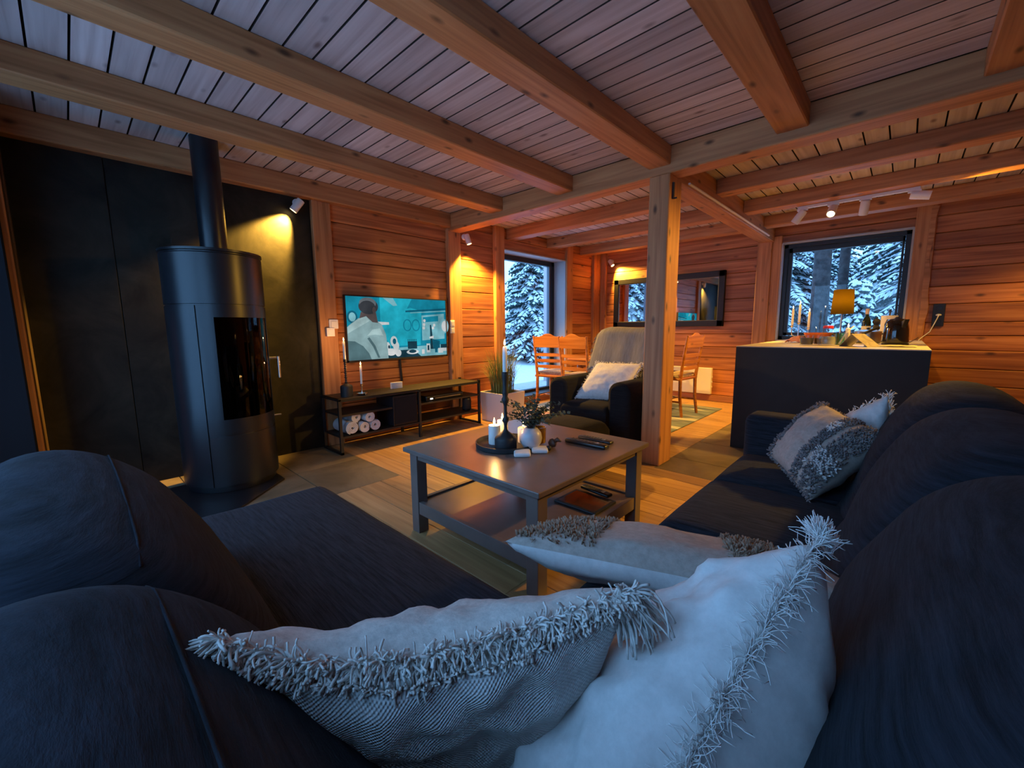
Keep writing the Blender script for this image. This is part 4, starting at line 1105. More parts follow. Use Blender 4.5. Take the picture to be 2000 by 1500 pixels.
MB().rbox((-0.12,-0.24,0),(0.14,0.24,0.055), 0.012, 3).build('case', plain('gloss_black', (0.01,0.01,0.012), 0.25), rc)
MB().box((0.139,-0.19,0.02),(0.1425,-0.16,0.032)).build('status_light', glow('status_light', (1,0.9,0.75), 3.0), rc)
MB().box((0.139,-0.13,0.022),(0.142,0.2,0.030)).build('front_strip', M_STEEL, rc)
bs = empty('small_speaker', (-3.50, 2.98, 0.155), 'small black rounded speaker at the right end of the bench', 'speaker')
MB().lathe([(0.045,0),(0.05,0.008),(0.05,0.13),(0.042,0.142),(0,0.143)], n=28).build('body', M_BLACK, bs, smooth=True, auto=40)
MB().lathe([(0.051,0.02),(0.051,0.12)], n=28).build('cloth_wrap', plain('speaker_cloth', (0.02,0.02,0.022), 0.95), bs)
wb_ = empty('white_router', (-3.60, 2.17, 0.48), 'small white box standing on the television bench', 'box')
MB().rbox((-0.012,-0.062,0),(0.012,0.062,0.062), 0.004, 2).build('case', M_WHITE, wb_)
MB().box((0.012,-0.05,0.012),(0.0128,0.05,0.016)).build('seam_line', plain('grey_line', (0.5,0.5,0.5), 0.5), wb_)

def towel(loc, r, label, seed):
    root = empty('rolled_towel', loc, label, 'towel', 'rolled towels on the bottom bench shelf')
    turns = 3.6; n = 72; mb = MB(); half = 0.011; vs = []
    for x0_, x1_ in ((-0.13, 0.13),):
        for x_ in (x0_, x0_+0.006, x1_-0.006, x1_):
            sh = 0.82 if x_ in (x0_, x1_) else 1.0
            for sgn in (1, -1):
                for i in range(n+1):
                    t = i/n; rr = 0.012 + (r-0.012-half*0.5)*t; aa = turns*2*math.pi*t + seed
                    rr2 = rr + sgn*half*0.5*sh*0.92
                    vs.append((x_, rr2*math.cos(aa), r + rr2*math.sin(aa)))
        m = n+1
        def idx(k, s2, i): return (k*2+s2)*m+i
        fs = []
        for k in range(3):
            for i in range(n):
                fs.append((idx(k,0,i), idx(k+1,0,i), idx(k+1,0,i+1), idx(k,0,i+1)))
                fs.append((idx(k,1,i), idx(k,1,i+1), idx(k+1,1,i+1), idx(k+1,1,i)))
        for k in (0, 3):
            for i in range(n): fs.append((idx(k,0,i), idx(k,0,i+1), idx(k,1,i+1), idx(k,1,i)))
        for i in (0, n):
            for k in range(3): fs.append((idx(k,0,i), idx(k,1,i), idx(k+1,1,i), idx(k+1,0,i)))
        mb.add(vs, fs)
    mb.build('towel_roll', M_TOWEL, root, smooth=True, auto=60)
towel((-3.53, 1.605, 0.155), 0.060, 'largest rolled white towel at the left of the bottom shelf', 0.5)
towel((-3.53, 1.718, 0.155), 0.050, 'middle rolled white towel of the lower row on the bench', 2.0)
towel((-3.53, 1.820, 0.155), 0.051, 'right rolled white towel of the lower row on the bench', 3.6)
towel((-3.53, 1.770, 0.237), 0.050, 'right rolled white towel lying on top of the lower three', 4.4)
towel((-3.57, 1.664, 0.246), 0.048, 'left rolled white towel lying on top of the lower three', 1.2)

# ------------------------------------------------------------------ candles
def flame(mb, c, s=1.0):
    mb.lathe([(0,0),(0.0035*s,0.004*s),(0.005*s,0.010*s),(0.0035*s,0.019*s),(0.0012*s,0.027*s),(0,0.031*s)], c, 10)
def taper(loc, h, r, label, light=0.0, lit=True, group=None, name='taper_candle'):
    o = empty(name, loc, label, 'candle', group)
    MB().lathe([(r*0.96,0),(r,0.01),(r*0.9,h-0.008),(r*0.5,h),(0,h)], n=16).build('wax', M_WAX, o, smooth=True, auto=50)
    MB().tube([(0,0,h-0.002),(0.001,0,h+0.007)], 0.0011, 5).build('wick', M_BLACK, o)
    if lit:
        m = MB(); flame(m, (0,0,h+0.003), 1.0 if r < 0.014 else 1.15); m.build('flame', M_FLAME, o, smooth=True)
        if light: lamp('candle_light', 'POINT', V(loc)+V((0,0,h+0.035)), light, (1.0,0.5,0.16), o, shadow_soft_size=0.008)
    return o
def turned_stick(name, loc, label, h, rb, hb, mat, beads=9, rcup=0.013):
    """bell base, beaded stem and a cup"""
    o = empty(name, loc, label, 'candlestick')
    prof = [(rb,0),(rb,hb*0.72),(rb*0.94,hb*0.82),(rb*0.35,hb*0.97),(0.008,hb)]
    for i in range(beads):
        z0 = hb + (h-0.03-hb)*i/beads; dz = (h-0.03-hb)/beads; br = 0.0125 if i % 2 == 0 else 0.010
        prof += [(0.0065,z0+dz*0.05),(br,z0+dz*0.45),(br,z0+dz*0.6),(0.0065,z0+dz*0.95)]
    prof += [(0.007,h-0.03),(rcup,h-0.024),(rcup,h),(0.0,h-0.001)]
    MB().lathe(prof, n=24).build('stick', mat, o, smooth=True, auto=50)
    return o
M_STICK = plain('matt_black_iron', (0.016,0.016,0.018), 0.6)
turned_stick('candlestick', (-3.50, 1.62, 0.48), 'tall beaded black candlestick at the left end of the bench', 0.325, 0.052, 0.115, M_STICK)
taper((-3.50, 1.62, 0.804), 0.155, 0.0105, 'white taper candle burning in the tall candlestick on the bench', 0.9)
o = empty('chamberstick', (-3.47, 1.745, 0.48), 'low silver candle dish on the bench left of the television', 'candlestick')
MB().lathe([(0.020,0),(0.034,0.002),(0.046,0.012),(0.048,0.016),(0.044,0.014),(0.030,0.005),(0.012,0.006),(0.006,0.015),(0.0055,0.075),(0.0105,0.08),(0.0105,0.10),(0,0.099)], n=28).build('dish', M_CHROME, o, smooth=True, auto=50)
MB().tube([(0.045,0.0,0.012),(0.064,0.0,0.024),(0.07,0.0,0.012),(0.047,0,0.010)], 0.003, 8).build('finger_loop', M_CHROME, o, smooth=True)
taper((-3.47, 1.745, 0.579), 0.165, 0.0105, 'white taper candle burning in the low silver dish', 0.9)

# ------------------------------------------------------------------ coffee table
CX0, CX1, CY0, CY1, CZ = -1.84, -0.93, 1.127, 2.04, 0.455
ct = empty('coffee_table', ((CX0+CX1)/2, (CY0+CY1)/2, 0), 'square grey brown coffee table with lower shelf in front of the sofa', 'table')
CO = V(ct.location)
MB().rbox(*lbox((CX0, CY0, CZ-0.024), (CX1, CY1, CZ), CO), 0.004, 2).build('tabletop', M_TABLE, ct)
for xx in (CX0+0.025, CX1-0.085):
    for yy in (CY0+0.025, CY1-0.085):
        MB().box(*lbox((xx, yy, 0), (xx+0.06, yy+0.06, CZ-0.024), CO)).build('leg', M_TABLE, ct, bevel=0.003)
for lo, hi in (((CX0+.085, CY0+.032, CZ-.06), (CX1-.085, CY0+.05, CZ-.024)), ((CX0+.085, CY1-.05, CZ-.06), (CX1-.085, CY1-.032, CZ-.024)), ((CX0+.032, CY0+.085, CZ-.06), (CX0+.05, CY1-.085, CZ-.024)), ((CX1-.05, CY0+.085, CZ-.06), (CX1-.032, CY1-.085, CZ-.024))):
    MB().box(*lbox(lo, hi, CO)).build('apron', M_TABLE, ct, bevel=0.002)
for lo, hi in (((CX0+.085, CY0+.03, .105), (CX1-.085, CY0+.055, .17)), ((CX0+.085, CY1-.055, .105), (CX1-.085, CY1-.03, .17)), ((CX0+.03, CY0+.085, .105), (CX0+.055, CY1-.085, .17)), ((CX1-.055, CY0+.085, .105), (CX1-.03, CY1-.085, .17))):
    MB().box(*lbox(lo, hi, CO)).build('shelf_rail', M_TABLE, ct, bevel=0.002)
MB().box(*lbox((CX0+.055, CY0+.055, .145), (CX1-.055, CY1-.055, .160), CO)).build('lower_shelf', M_TABLE, ct)

TC = V((-1.455, 1.50, CZ))
o = empty('serving_tray', TC, 'round black tray with raised rim on the coffee table', 'tray')
MB().lathe([(0.0,0.0),(0.150,0.0),(0.156,0.004),(0.158,0.026),(0.152,0.026),(0.149,0.009),(0.0,0.008)], n=48).build('tray', M_STICK, o, smooth=True, auto=40)
TZ = CZ+0.0085
def pillar(loc, r, h, label, wicks=((0,0),), light=0.0):
    o = empty('pillar_candle', loc, label, 'candle')
    MB().lathe([(r*0.97,0),(r,0.006),(r,h-0.006),(r*0.95,h),(r*0.8,h-0.003),(0,h-0.006)], n=32).build('wax', M_WAX, o, smooth=True, auto=50)
    for (a, b) in wicks:
        MB().tube([(a,b,h-0.008),(a,b+0.001,h+0.006)], 0.0012, 5).build('wick', M_BLACK, o)
        m = MB(); flame(m, (a,b,h+0.002), 1.25); m.build('flame', M_FLAME, o, smooth=True)
    if light: lamp('candle_light', 'POINT', V(loc)+V((0,0,h+0.04)), light, (1.0,0.5,0.16), o, shadow_soft_size=0.01)
def on_top(px, py): return at_z(px, py, TZ)
p = on_top(966, 866); pillar((p.x, p.y, TZ), 0.031, 0.098, 'white pillar candle burning at the front of the black tray', light=0.8)
pillar((-1.555, 1.575, TZ), 0.030, 0.098, 'white pillar candle burning behind the front one on the tray', light=0.6)
pillar((-1.415, 1.590, TZ), 0.030, 0.078, 'lower pillar candle half hidden behind the tall candlestick on the tray', light=0.0)
# tall candlestick with wide shouldered base
o = empty('candlestick', (-1.400, 1.440, TZ), 'tall knobbly black candlestick with wide base on the tray', 'candlestick')
prof = [(0.053,0),(0.055,0.004),(0.055,0.052),(0.053,0.058),(0.035,0.074),(0.016,0.088),(0.009,0.098),(0.0075,0.115),(0.010,0.13),(0.0165,0.142),(0.0165,0.150),(0.010,0.160),(0.0080,0.17),(0.0085,0.215),(0.011,0.225),(0.0175,0.24),(0.0185,0.25),(0.012,0.263),(0.0145,0.275),(0.015,0.285),(0.0125,0.30),(0.0125,0.34),(0.0150,0.352),(0.0155,0.385),(0.0,0.384)]
MB().lathe(prof, n=28).build('stick', M_STICK, o, smooth=True, auto=55)
taper((-1.400, 1.440, TZ+0.384), 0.125, 0.0115, 'white taper candle burning on the tall candlestick on the coffee table', 0.5)
# vase with eucalyptus
p = V((-1.318, 1.535, TZ))
va = empty('round_vase', p, 'round pale grey vase on the coffee table tray', 'vase')
MB().lathe([(0.022,0),(0.038,0.006),(0.053,0.028),(0.0575,0.052),(0.052,0.078),(0.036,0.098),(0.024,0.104),(0.021,0.103),(0.032,0.094),(0.046,0.076),(0.0,0.03)], n=40).build('vase', plain('pale_ceramic', (0.55,0.52,0.54), 0.35), va, smooth=True)
eu = empty('eucalyptus_sprig', p + V((0,0,0.06)), 'bushy green eucalyptus sprigs standing in the round vase', 'plant')
r = random.Random(5); ms = MB(); ml = MB()
for i in range(44):
    a = r.uniform(0, 2*math.pi); sp = r.uniform(0.02, 0.17); hh = r.uniform(0.07, 0.19)*(1.1-sp*2.2)
    e = V((math.cos(a)*sp, math.sin(a)*sp, 0.03+hh)) + (V((0.07,0.08,-0.02)) if i % 4 == 0 else V((0,0,0)))
    pts = [V((math.cos(a)*0.005, math.sin(a)*0.005, 0.0)), V((math.cos(a)*0.012, math.sin(a)*0.012, 0.045)), V((e.x*0.55, e.y*0.55, 0.045+e.z*0.5)), e]
    ms.tube(pts, [0.0016,0.0014,0.0012,0.0007], 5)
    for j in range(10):
        t = 0.25+0.75*j/9; k = min(2, int(t*3)); f = t*3-k
        q = pts[k].lerp(pts[min(3,k+1)], f)
        if q.z < 0.05: continue
        for sd in (-1, 1):
            d = V((r.gauss(0,1), r.gauss(0,1), r.gauss(0.3,0.7))).normalized()
            n_ = d.orthogonal().normalized(); s2 = d.cross(n_)
            L = r.uniform(0.014, 0.022); w = L*0.46
            ml.add([q, q+d*L*0.5+s2*w, q+d*L, q+d*L*0.5-s2*w, q+d*L*0.5+n_*0.0012], [(0,1,4),(1,2,4),(2,3,4),(3,0,4),(0,3,2,1)])
ms.build('stem', M_BARK, eu); o = ml.build('leaves', M_EUCA, eu); o['kind'] = 'stuff'
o = empty('amber_glass', (-1.345, 1.632, TZ), 'amber glass tumbler behind the round vase', 'glass')
MB().lathe([(0.028,0),(0.036,0.004),(0.038,0.085),(0.035,0.085),(0.032,0.01),(0,0.009)], n=28).build('tumbler', plain('amber', (0.25,0.12,0.015), 0.12, coat=0.4), o, smooth=True, auto=40)
o = empty('wooden_bird', (-1.262, 1.640, CZ), 'small brown wooden figure beside the vase', 'ornament')
MB().lathe([(0,0),(0.012,0.004),(0.016,0.02),(0.010,0.038),(0,0.045)], (0,0,0), 14, sx=1.6).tube([(0.012,0.002,0.03),(0.03,0.004,0.043),(0.05,0.006,0.036)], [0.010,0.012,0.003], 10).build('figure', plain('walnut', (0.09,0.045,0.03), 0.5), o, smooth=True)
o = empty('dark_marble', (-1.235, 1.575, CZ), 'tiny dark ball lying behind the right white puck', 'ornament')
MB().lathe([(0,0),(0.010,0.003),(0.014,0.013),(0.010,0.023),(0,0.026)], n=16).build('ball', M_STICK, o, smooth=True)
def puck(px, py, label, rz):
    q = at_z(px, py, CZ); o = empty('white_puck', (q.x, q.y, CZ), label, 'coaster', None, rz)
    MB().rbox((-0.040,-0.040,0.0),(0.040,0.040,0.021), 0.009, 4).build('puck', M_WHITE, o, smooth=True, auto=50)
    MB().rbox((-0.034,-0.034,-0.0),(0.034,0.034,0.004), 0.0015, 1).build('base', plain('light_grey', (0.45,0.45,0.46), 0.5), o)
puck(1020, 889, 'left white square puck on the coffee table', 0.75); puck(1054, 882, 'right white square puck on the coffee table', 0.75)
def remote(px0, py0, px1, py1, w, h, label, zz=CZ, seed=1):
    a = at_z(px0, py0, zz); b = at_z(px1, py1, zz); d = b-a; c = (a+b)/2
    o = empty('remote_control', (c.x, c.y, zz), label, 'remote', None, math.atan2(d.y, d.x)); L = d.length
    MB().rbox((-L/2,-w/2,0),(L/2,w/2,h), h*0.42, 3).build('body', plain('remote_black', (0.012,0.012,0.013), 0.3), o, smooth=True, auto=60)
    m = MB()
    for i in range(9):
        for j in range(3):
            x_ = -L*0.36+i*L*0.085; y_ = (j-1)*w*0.26
            m.box((x_-0.004,y_-0.0035,h-0.0005),(x_+0.004,y_+0.0035,h+0.0018))
    m.build('buttons', plain('remote_buttons', (0.10,0.10,0.11), 0.5), o)
    m = MB().lathe([(0.011,h-0.0005),(0.011,h+0.0015),(0.007,h+0.0015),(0.007,h+0.0004)], (L*0.26,0,0), 20); m.build('ring_button', M_STEEL, o, smooth=True, auto=30)
remote(1107, 862, 1186, 878, 0.052, 0.022, 'front chunky black remote on the coffee table')
remote(1132, 855, 1195, 868, 0.042, 0.016, 'rear slim black remote on the coffee table')
q = at_z(1147, 967, 0.16)
tb = empty('tablet', (-1.13, 1.745, 0.16), 'black framed tablet lying on the lower shelf of the coffee table', 'tablet')
MB().rbox((-0.125,-0.10,0),(0.125,0.10,0.012), 0.004, 2).build('case', M_BLACK, tb)
MB().box((-0.108,-0.083,0.012),(0.108,0.083,0.0126)).build('screen', plain('tablet_screen', (0.03,0.018,0.014), 0.08, coat=0.5), tb)
remote(1138, 952, 1192, 972, 0.045, 0.018, 'black remote lying on the tablet on the lower shelf', 0.173)

# ------------------------------------------------------------------ planter with grass
pl = empty('planter', (-3.335, 3.385, 0), 'square white planter beside the terrace door', 'planter')
mb = MB(); w = 0.185; H = 0.335
mb.v = []
def frus(z, k): return [(-w*k,-w*k,z),(w*k,-w*k,z),(w*k,w*k,z),(-w*k,w*k,z)]
mb.add(frus(0,0.92)+frus(H,1.0)+frus(H,0.90)+frus(H-0.03,0.89), [(3,2,1,0),(0,1,5,4),(1,2,6,5),(2,3,7,6),(3,0,4,7),(4,5,9,8),(5,6,10,9),(6,7,11,10),(7,4,8,11),(8,9,13,12),(9,10,14,13),(10,11,15,14),(11,8,12,15),(12,13,14,15)])
mb.build('pot', plain('planter_white', (0.74,0.72,0.70), 0.5), pl, bevel=0.004)
MB().box((-w*0.87,-w*0.87,H-0.045),(w*0.87,w*0.87,H-0.018)).build('soil', plain('soil', (0.03,0.02,0.012), 0.95, bump=0.8, bscale=60), pl)
gr = empty('grass_plant', (-3.335, 3.385, H-0.02), 'tall bushy green grass growing in the white planter', 'plant')
r = random.Random(8); mb = MB()
for i in range(420):
    a = r.uniform(0, 2*math.pi); r0 = 0.13*math.sqrt(r.random()); b0 = V((math.cos(a)*r0, math.sin(a)*r0, 0))
    hh = r.uniform(0.40, 0.72); le = r.uniform(0.03, 0.20) if r.random() < 0.7 else r.uniform(0.18, 0.36)
    a2 = a + r.gauss(0, 0.6); d = V((math.cos(a2), math.sin(a2), 0)); s2 = V((-d.y, d.x, 0))
    pts = []
    for j in range(6):
        t = j/5; pts.append(b0 + d*le*t**1.8 + V((0,0,hh*(t - 0.28*t**3*(le/0.15)))))
    wd = r.uniform(0.0018, 0.0034); vs = []; fs = []
    for j, q in enumerate(pts):
        ww = wd*(1 - (j/5)**2*0.95); vs += [q - s2*ww, q + s2*ww, q - d*ww*0.5]
    for j in range(5): fs += [(j*3, j*3+3, j*3+5, j*3+2), (j*3+1, j*3+2, j*3+5, j*3+4), (j*3, j*3+1, j*3+4, j*3+3)]
    mb.add(vs, fs)
o = mb.build('grass_blades', M_GREEN, gr); o['kind'] = 'stuff'

# ------------------------------------------------------------------ armchair, throw, pillow, footstool
ac = empty('armchair', (-1.90, 3.25, 0), 'black tub armchair with rounded arms beside the wooden post', 'armchair')
AO = V(ac.location)
def suba(mb): mb.v = [tuple(V(p)-AO) for p in mb.v]; return mb
AX0, AX1, AY0, AY1 = -2.27, -1.49, 2.86, 3.80
def arm_profile(mb, x0, x1):
    n = 10; poly = [(x0, 0.05)]; rr = (x1-x0)/2; cx_ = (x0+x1)/2
    for i in range(n+1):
        an = math.pi - math.pi*i/n; poly.append((cx_ + rr*math.cos(an), 0.545 + 0.085*math.sin(an)))
    poly.append((x1, 0.05))
    mb.prism([(a, b) for a, b in poly], 1, AY0+0.03, AY1-0.08)
mb = MB(); arm_profile(mb, AX0, AX0+0.19); suba(mb).build('armrest', M_ARMCHAIR, ac, bevel=0.03, smooth=True, auto=50)
mb = MB(); arm_profile(mb, AX1-0.19, AX1); suba(mb).build('armrest', M_ARMCHAIR, ac, bevel=0.03, smooth=True, auto=50)
mb = MB(); pad(mb, (AX0+0.17, AY0-0.02, 0.27), (AX1-0.17, AY1-0.22, 0.43), 0.05, 0.015); suba(mb).build('seat_cushion', M_ARMCHAIR, ac, smooth=True)
suba(MB().rbox((AX0+0.15, AY0+0.02, 0.06), (AX1-0.15, AY1-0.1, 0.28), 0.03, 3)).build('seat_base', M_ARMCHAIR, ac, smooth=True, auto=50)
rot = Matrix.Rotation(math.radians(-13), 3, 'X')
suba(MB().rbox((AX0+0.10, AY1-0.26, 0.22), (AX1-0.10, AY1-0.06, 1.02), 0.07, 4, rot=rot)).build('backrest', M_ARMCHAIR, ac, smooth=True)
for (a, b) in ((AX0+.06, AY0+.1), (AX1-.06, AY0+.1), (AX0+.06, AY1-.14), (AX1-.06, AY1-.14)):
    suba(MB().lathe([(0.018,0),(0.022,0.055)], (a,b,0), 12)).build('leg', M_BLACK, ac)
# throw blanket over the back
th = empty('throw_blanket', (-1.92, 3.5, 0.55), 'grey woven throw hanging over the armchair back', 'blanket')
TB = V(th.location); mb = MB(); nu, nv = 26, 34
prof = []
def backsurf(t):
    """down the front of the backrest, over its top, a little down behind"""
    q = [(3.435,0.66),(3.475,0.78),(3.52,0.90),(3.555,0.995),(3.60,1.038),(3.68,1.048),(3.75,1.025),(3.78,0.95),(3.77,0.82)]
    f = t*(len(q)-1); k = min(int(f), len(q)-2); f -= k
    return (q[k][0]*(1-f)+q[k+1][0]*f, q[k][1]*(1-f)+q[k+1][1]*f)
vs = []
for j in range(nv+1):
    t = j/nv; yy, zz = backsurf(t)
    for i in range(nu+1):
        u = i/nu
        x0 = -2.165 - 0.05*max(0, (0.45-t))*1.6; x1 = -1.60
        xx = x0 + (x1-x0)*u
        fold = 0.003*math.sin(u*19+t*2.5)*(1 - t*0.5) + 0.008*noise.noise(V((u*5, t*6, 1)))
        sl = 0.05*max(0, 0.10-u)/0.10
        vs.append((xx, yy - 0.016 + fold - 0.01*(t < 0.45), zz + 0.006 + 0.010*math.sin(u*7) * (1-t) - sl*0.4))
mb.add([V(p)-TB for p in vs], [(j*(nu+1)+i, j*(nu+1)+i+1, (j+1)*(nu+1)+i+1, (j+1)*(nu+1)+i) for j in range(nv) for i in range(nu)])
mb.build('cloth', M_THROW, th, smooth=True, solid=0.006)
mb = MB(); rnd = random.Random(3)
P = [V(vs[i])-TB for i in range(nu+1)]; fringe_strands(mb, P, [V((0,-0.25,-1))]*len(P), 230, 0.055, 0.0022, rnd, 0.35, 0.3)
P = [V(vs[j*(nu+1)])-TB for j in range(0, nv//2)]; fringe_strands(mb, P, [V((-0.8,-0.3,-0.5))]*len(P), 60, 0.03, 0.002, rnd, 0.35, 0.3)
o = mb.build('fringe', M_THROW, th, smooth=True); o['kind'] = 'stuff'
P6 = Pillow('fringed_pillow', 'pale grey fringed pillow leaning in the armchair under the throw', [V((-2.085,3.02,0.435)), V((-1.66,3.12,0.445)), V((-1.60,3.33,0.745)), V((-2.03,3.30,0.735))], 0.075, M_COTTON, M_COTTON, seed=61, wr=0.006, k=0.06)
P6.fringe([0, 1, 2, 3], 120, 0.026, 0.0014, M_FRINGEW, curl=0.7, grav=0.15, seed=62)
fs_ = empty('footstool', (-1.80, 2.46, 0), 'low dark brown footstool between coffee table and armchair', 'footstool')
mb = MB(); pad(mb, (-0.27,-0.22,0.12), (0.27,0.22,0.375), 0.07, 0.02); mb.build('seat_pad', fabric('dark_brown_fabric', (0.004,0.003,0.0028), (0.010,0.008,0.007), rib=0.3, sheen=0.02), fs_, smooth=True)
for a in (-0.22, 0.22):
    for b in (-0.17, 0.17): MB().lathe([(0.016,0),(0.022,0.13)], (a,b,0), 10).build('leg', M_BLACK, fs_)

# ------------------------------------------------------------------ dining corner
rg = empty('dining_rug', (-2.62, 4.86, 0), 'flat blue grey rug under the dining table', 'rug')
m_rug, nt, b = newmat('blue_grey_rug')
tc = N(nt, 'ShaderNodeTexCoord'); mp = N(nt, 'ShaderNodeMapping'); mp.inputs['Scale'].default_value = (0.9, 3.2, 1); mp.inputs['Rotation'].default_value = (0,0,0.3)
nt.links.new(tc.outputs['Object'], mp.inputs[0]); no = N(nt, 'ShaderNodeTexNoise'); no.inputs['Scale'].default_value = 1.6; no.inputs['Detail'].default_value = 3; nt.links.new(mp.outputs[0], no.inputs['Vector'])
rp = ramp(nt, [(0.42, (0.13,0.16,0.18)), (0.55, (0.20,0.23,0.24)), (0.62, (0.50,0.48,0.40))]); nt.links.new(no.outputs['Fac'], rp.inputs[0]); nt.links.new(rp.outputs[0], b.inputs['Base Color']); b.inputs['Roughness'].default_value = 0.95
MB().rbox((-1.0,-0.80,0),(1.0,0.80,0.009), 0.003, 1).build('pile', m_rug, rg)
DX0, DX1, DY0, DY1, DZ = -3.12, -2.12, 4.36, 5.30, 0.675
dt = empty('dining_table', ((DX0+DX1)/2, (DY0+DY1)/2, 0.009), 'honey pine dining table in the corner by the terrace door', 'table')
DO = V(dt.location)
MB().rbox(*lbox((DX0,DY0,DZ-0.038),(DX1,DY1,DZ), DO), 0.012, 3).build('tabletop', M_CHAIR, dt, smooth=True, auto=40)
for a in (DX0+0.12, DX1-0.12):
    for b_ in (DY0+0.12, DY1-0.12): MB().lathe([(0.03,0),(0.036,0.10),(0.028,0.2),(0.04,0.45),(0.042,DZ-0.047)], (a-DO.x,b_-DO.y,0), 16).build('leg', M_CHAIR, dt, smooth=True, auto=50)
MB().box(*lbox((DX0+.1,DY0+.1,DZ-0.12),(DX1-.1,DY0+.125,DZ-0.038), DO)).box(*lbox((DX0+.1,DY1-.125,DZ-0.12),(DX1-.1,DY1-.1,DZ-0.038), DO)).box(*lbox((DX0+.1,DY0+.1,DZ-0.12),(DX0+.125,DY1-.1,DZ-0.038), DO)).box(*lbox((DX1-.125,DY0+.1,DZ-0.12),(DX1-.1,DY1-.1,DZ-0.038), DO)).build('apron', M_CHAIR, dt)
def make_chair(loc, rz, label):
    """ladder-back chair, sitter faces +y; back at y = -0.2"""
    root = empty('dining_chair', loc, label, 'chair', None, rz)
    for sx in (-1, 1):
        x = sx*0.185
        MB().tube([(x,-0.235,0.0),(x*0.985,-0.205,0.22),(x*0.98,-0.20,0.43),(x*1.02,-0.235,0.70),(x*1.06,-0.275,0.945)], [0.017,0.019,0.021,0.018,0.014], 8).build('leg', M_CHAIR, root, smooth=True, auto=60)
        MB().lathe([(0.016,0),(0.021,0.30),(0.021,0.43)], (sx*0.18,0.18,0), 10).build('leg', M_CHAIR, root, smooth=True, auto=60)
        MB().tube([(sx*0.18,0.18,0.17),(x*0.985,-0.205,0.17)], 0.011, 8).build('stretcher', M_CHAIR, root, smooth=True)
    MB().tube([(-0.18,0.0,0.17),(0.18,0.0,0.17)], 0.010, 8).build('stretcher', M_CHAIR, root, smooth=True)
    MB().rbox((-0.215,-0.215,0.425),(0.215,0.215,0.455), 0.01, 2).build('seat', M_CHAIR, root)
    n = 18; pts = []                                     # wavy crest rail
    for i in range(n+1):
        u = i/n*2-1; pts.append((u*0.185, 0.925 + 0.050*math.cos(u*math.pi*0.5)**1.2 + 0.018*math.cos(u*math.pi*2.2)*abs(u) - 0.01*abs(u)))
    poly = [(-0.185,0.805),(0.185,0.805)] + pts[::-1]
    mb = MB().prism(poly, 1, -0.008, 0.008); mb.v = [(a, b_-0.262+0.02*(a/0.185)**2*0 - (c-0.805)*0.10, c) for a, b_, c in mb.v]
    mb.build('crest_rail', M_CHAIR, root, bevel=0.002)
    for z in (0.715, 0.64, 0.565):
        m = MB(); k = 10; vs = []
        for yy in (-0.007, 0.007):
            for zz in (-0.021, 0.021):
                for i in range(k+1):
                    u = i/k*2-1; vs.append((u*0.188, yy-0.232-(z-0.65)*0.14-0.010*(1-u*u), z+zz*(1-0.25*u*u)))
        q = k+1; fs = []
        for i in range(k):
            a0, a1, b0, b1 = i, q+i, 2*q+i, 3*q+i
            fs += [(a0, a0+1, a1+1, a1), (b0, b1, b1+1, b0+1), (a1, a1+1, b1+1, b1), (a0, b0, b0+1, a0+1)]
        fs += [(0, q, 3*q, 2*q), (k, 2*q+k, 3*q+k, q+k)]
        m.add(vs, fs).build('slat', M_CHAIR, root)
    mb = MB(); pad(mb, (-0.205,-0.19,0.455), (0.205,0.21,0.495), 0.022, 0.02, 18, 18)
    mb.build('sheepskin', plain('sheepskin', (0.52,0.40,0.30), 0.95, bump=1.0, bscale=70, vary=0.3), root, smooth=True)
    return root
ch = make_chair((-3.25, 4.32, 0.009), math.radians(11), 'honey pine ladder-back chair nearest the terrace door')
def chair(loc, rz, label):
    c = copy_tree(ch); c.location = loc; c.rotation_euler = (0,0,rz); c['label'] = label
chair((-2.765, 4.24, 0.009), math.radians(-2), 'honey pine ladder-back chair just left of the armchair')
chair((-2.02, 5.00, 0.009), math.radians(84), 'honey pine ladder-back chair seen to the right of the wooden post')
chair((-2.62, 5.50, 0.009), math.radians(180), 'honey pine ladder-back chair on the far side of the dining table')
pv = empty('table_plant', (-3.03, 5.12, DZ), 'small bushy plant in a pot on the dining table', 'plant')
MB().lathe([(0.035,0),(0.05,0.09),(0.046,0.09),(0.0,0.07)], n=20).build('pot', M_STICK, pv, smooth=True, auto=40)
r = random.Random(4); mb = MB()
for i in range(130):
    d = V((r.gauss(0,1), r.gauss(0,1), abs(r.gauss(0.6,0.8)))).normalized(); q = V((0,0,0.10)) + d*r.uniform(0.03,0.13)
    n_ = d.orthogonal().normalized(); s2 = d.cross(n_); L = 0.035
    mb.add([q, q+d*L*0.5+s2*0.010, q+d*L, q+d*L*0.5-s2*0.010, q+d*L*0.5+n_*0.003], [(0,1,4),(1,2,4),(2,3,4),(3,0,4),(0,3,2,1)])
o = mb.build('leaves', M_EUCA, pv); o['kind'] = 'stuff'
bk = empty('dark_bowl', (-2.55, 4.75, DZ), 'dark shallow bowl on the dining table', 'bowl')
MB().lathe([(0.05,0),(0.11,0.045),(0.105,0.047),(0.045,0.010),(0,0.009)], n=28).build('bowl', M_STICK, bk, smooth=True, auto=40)

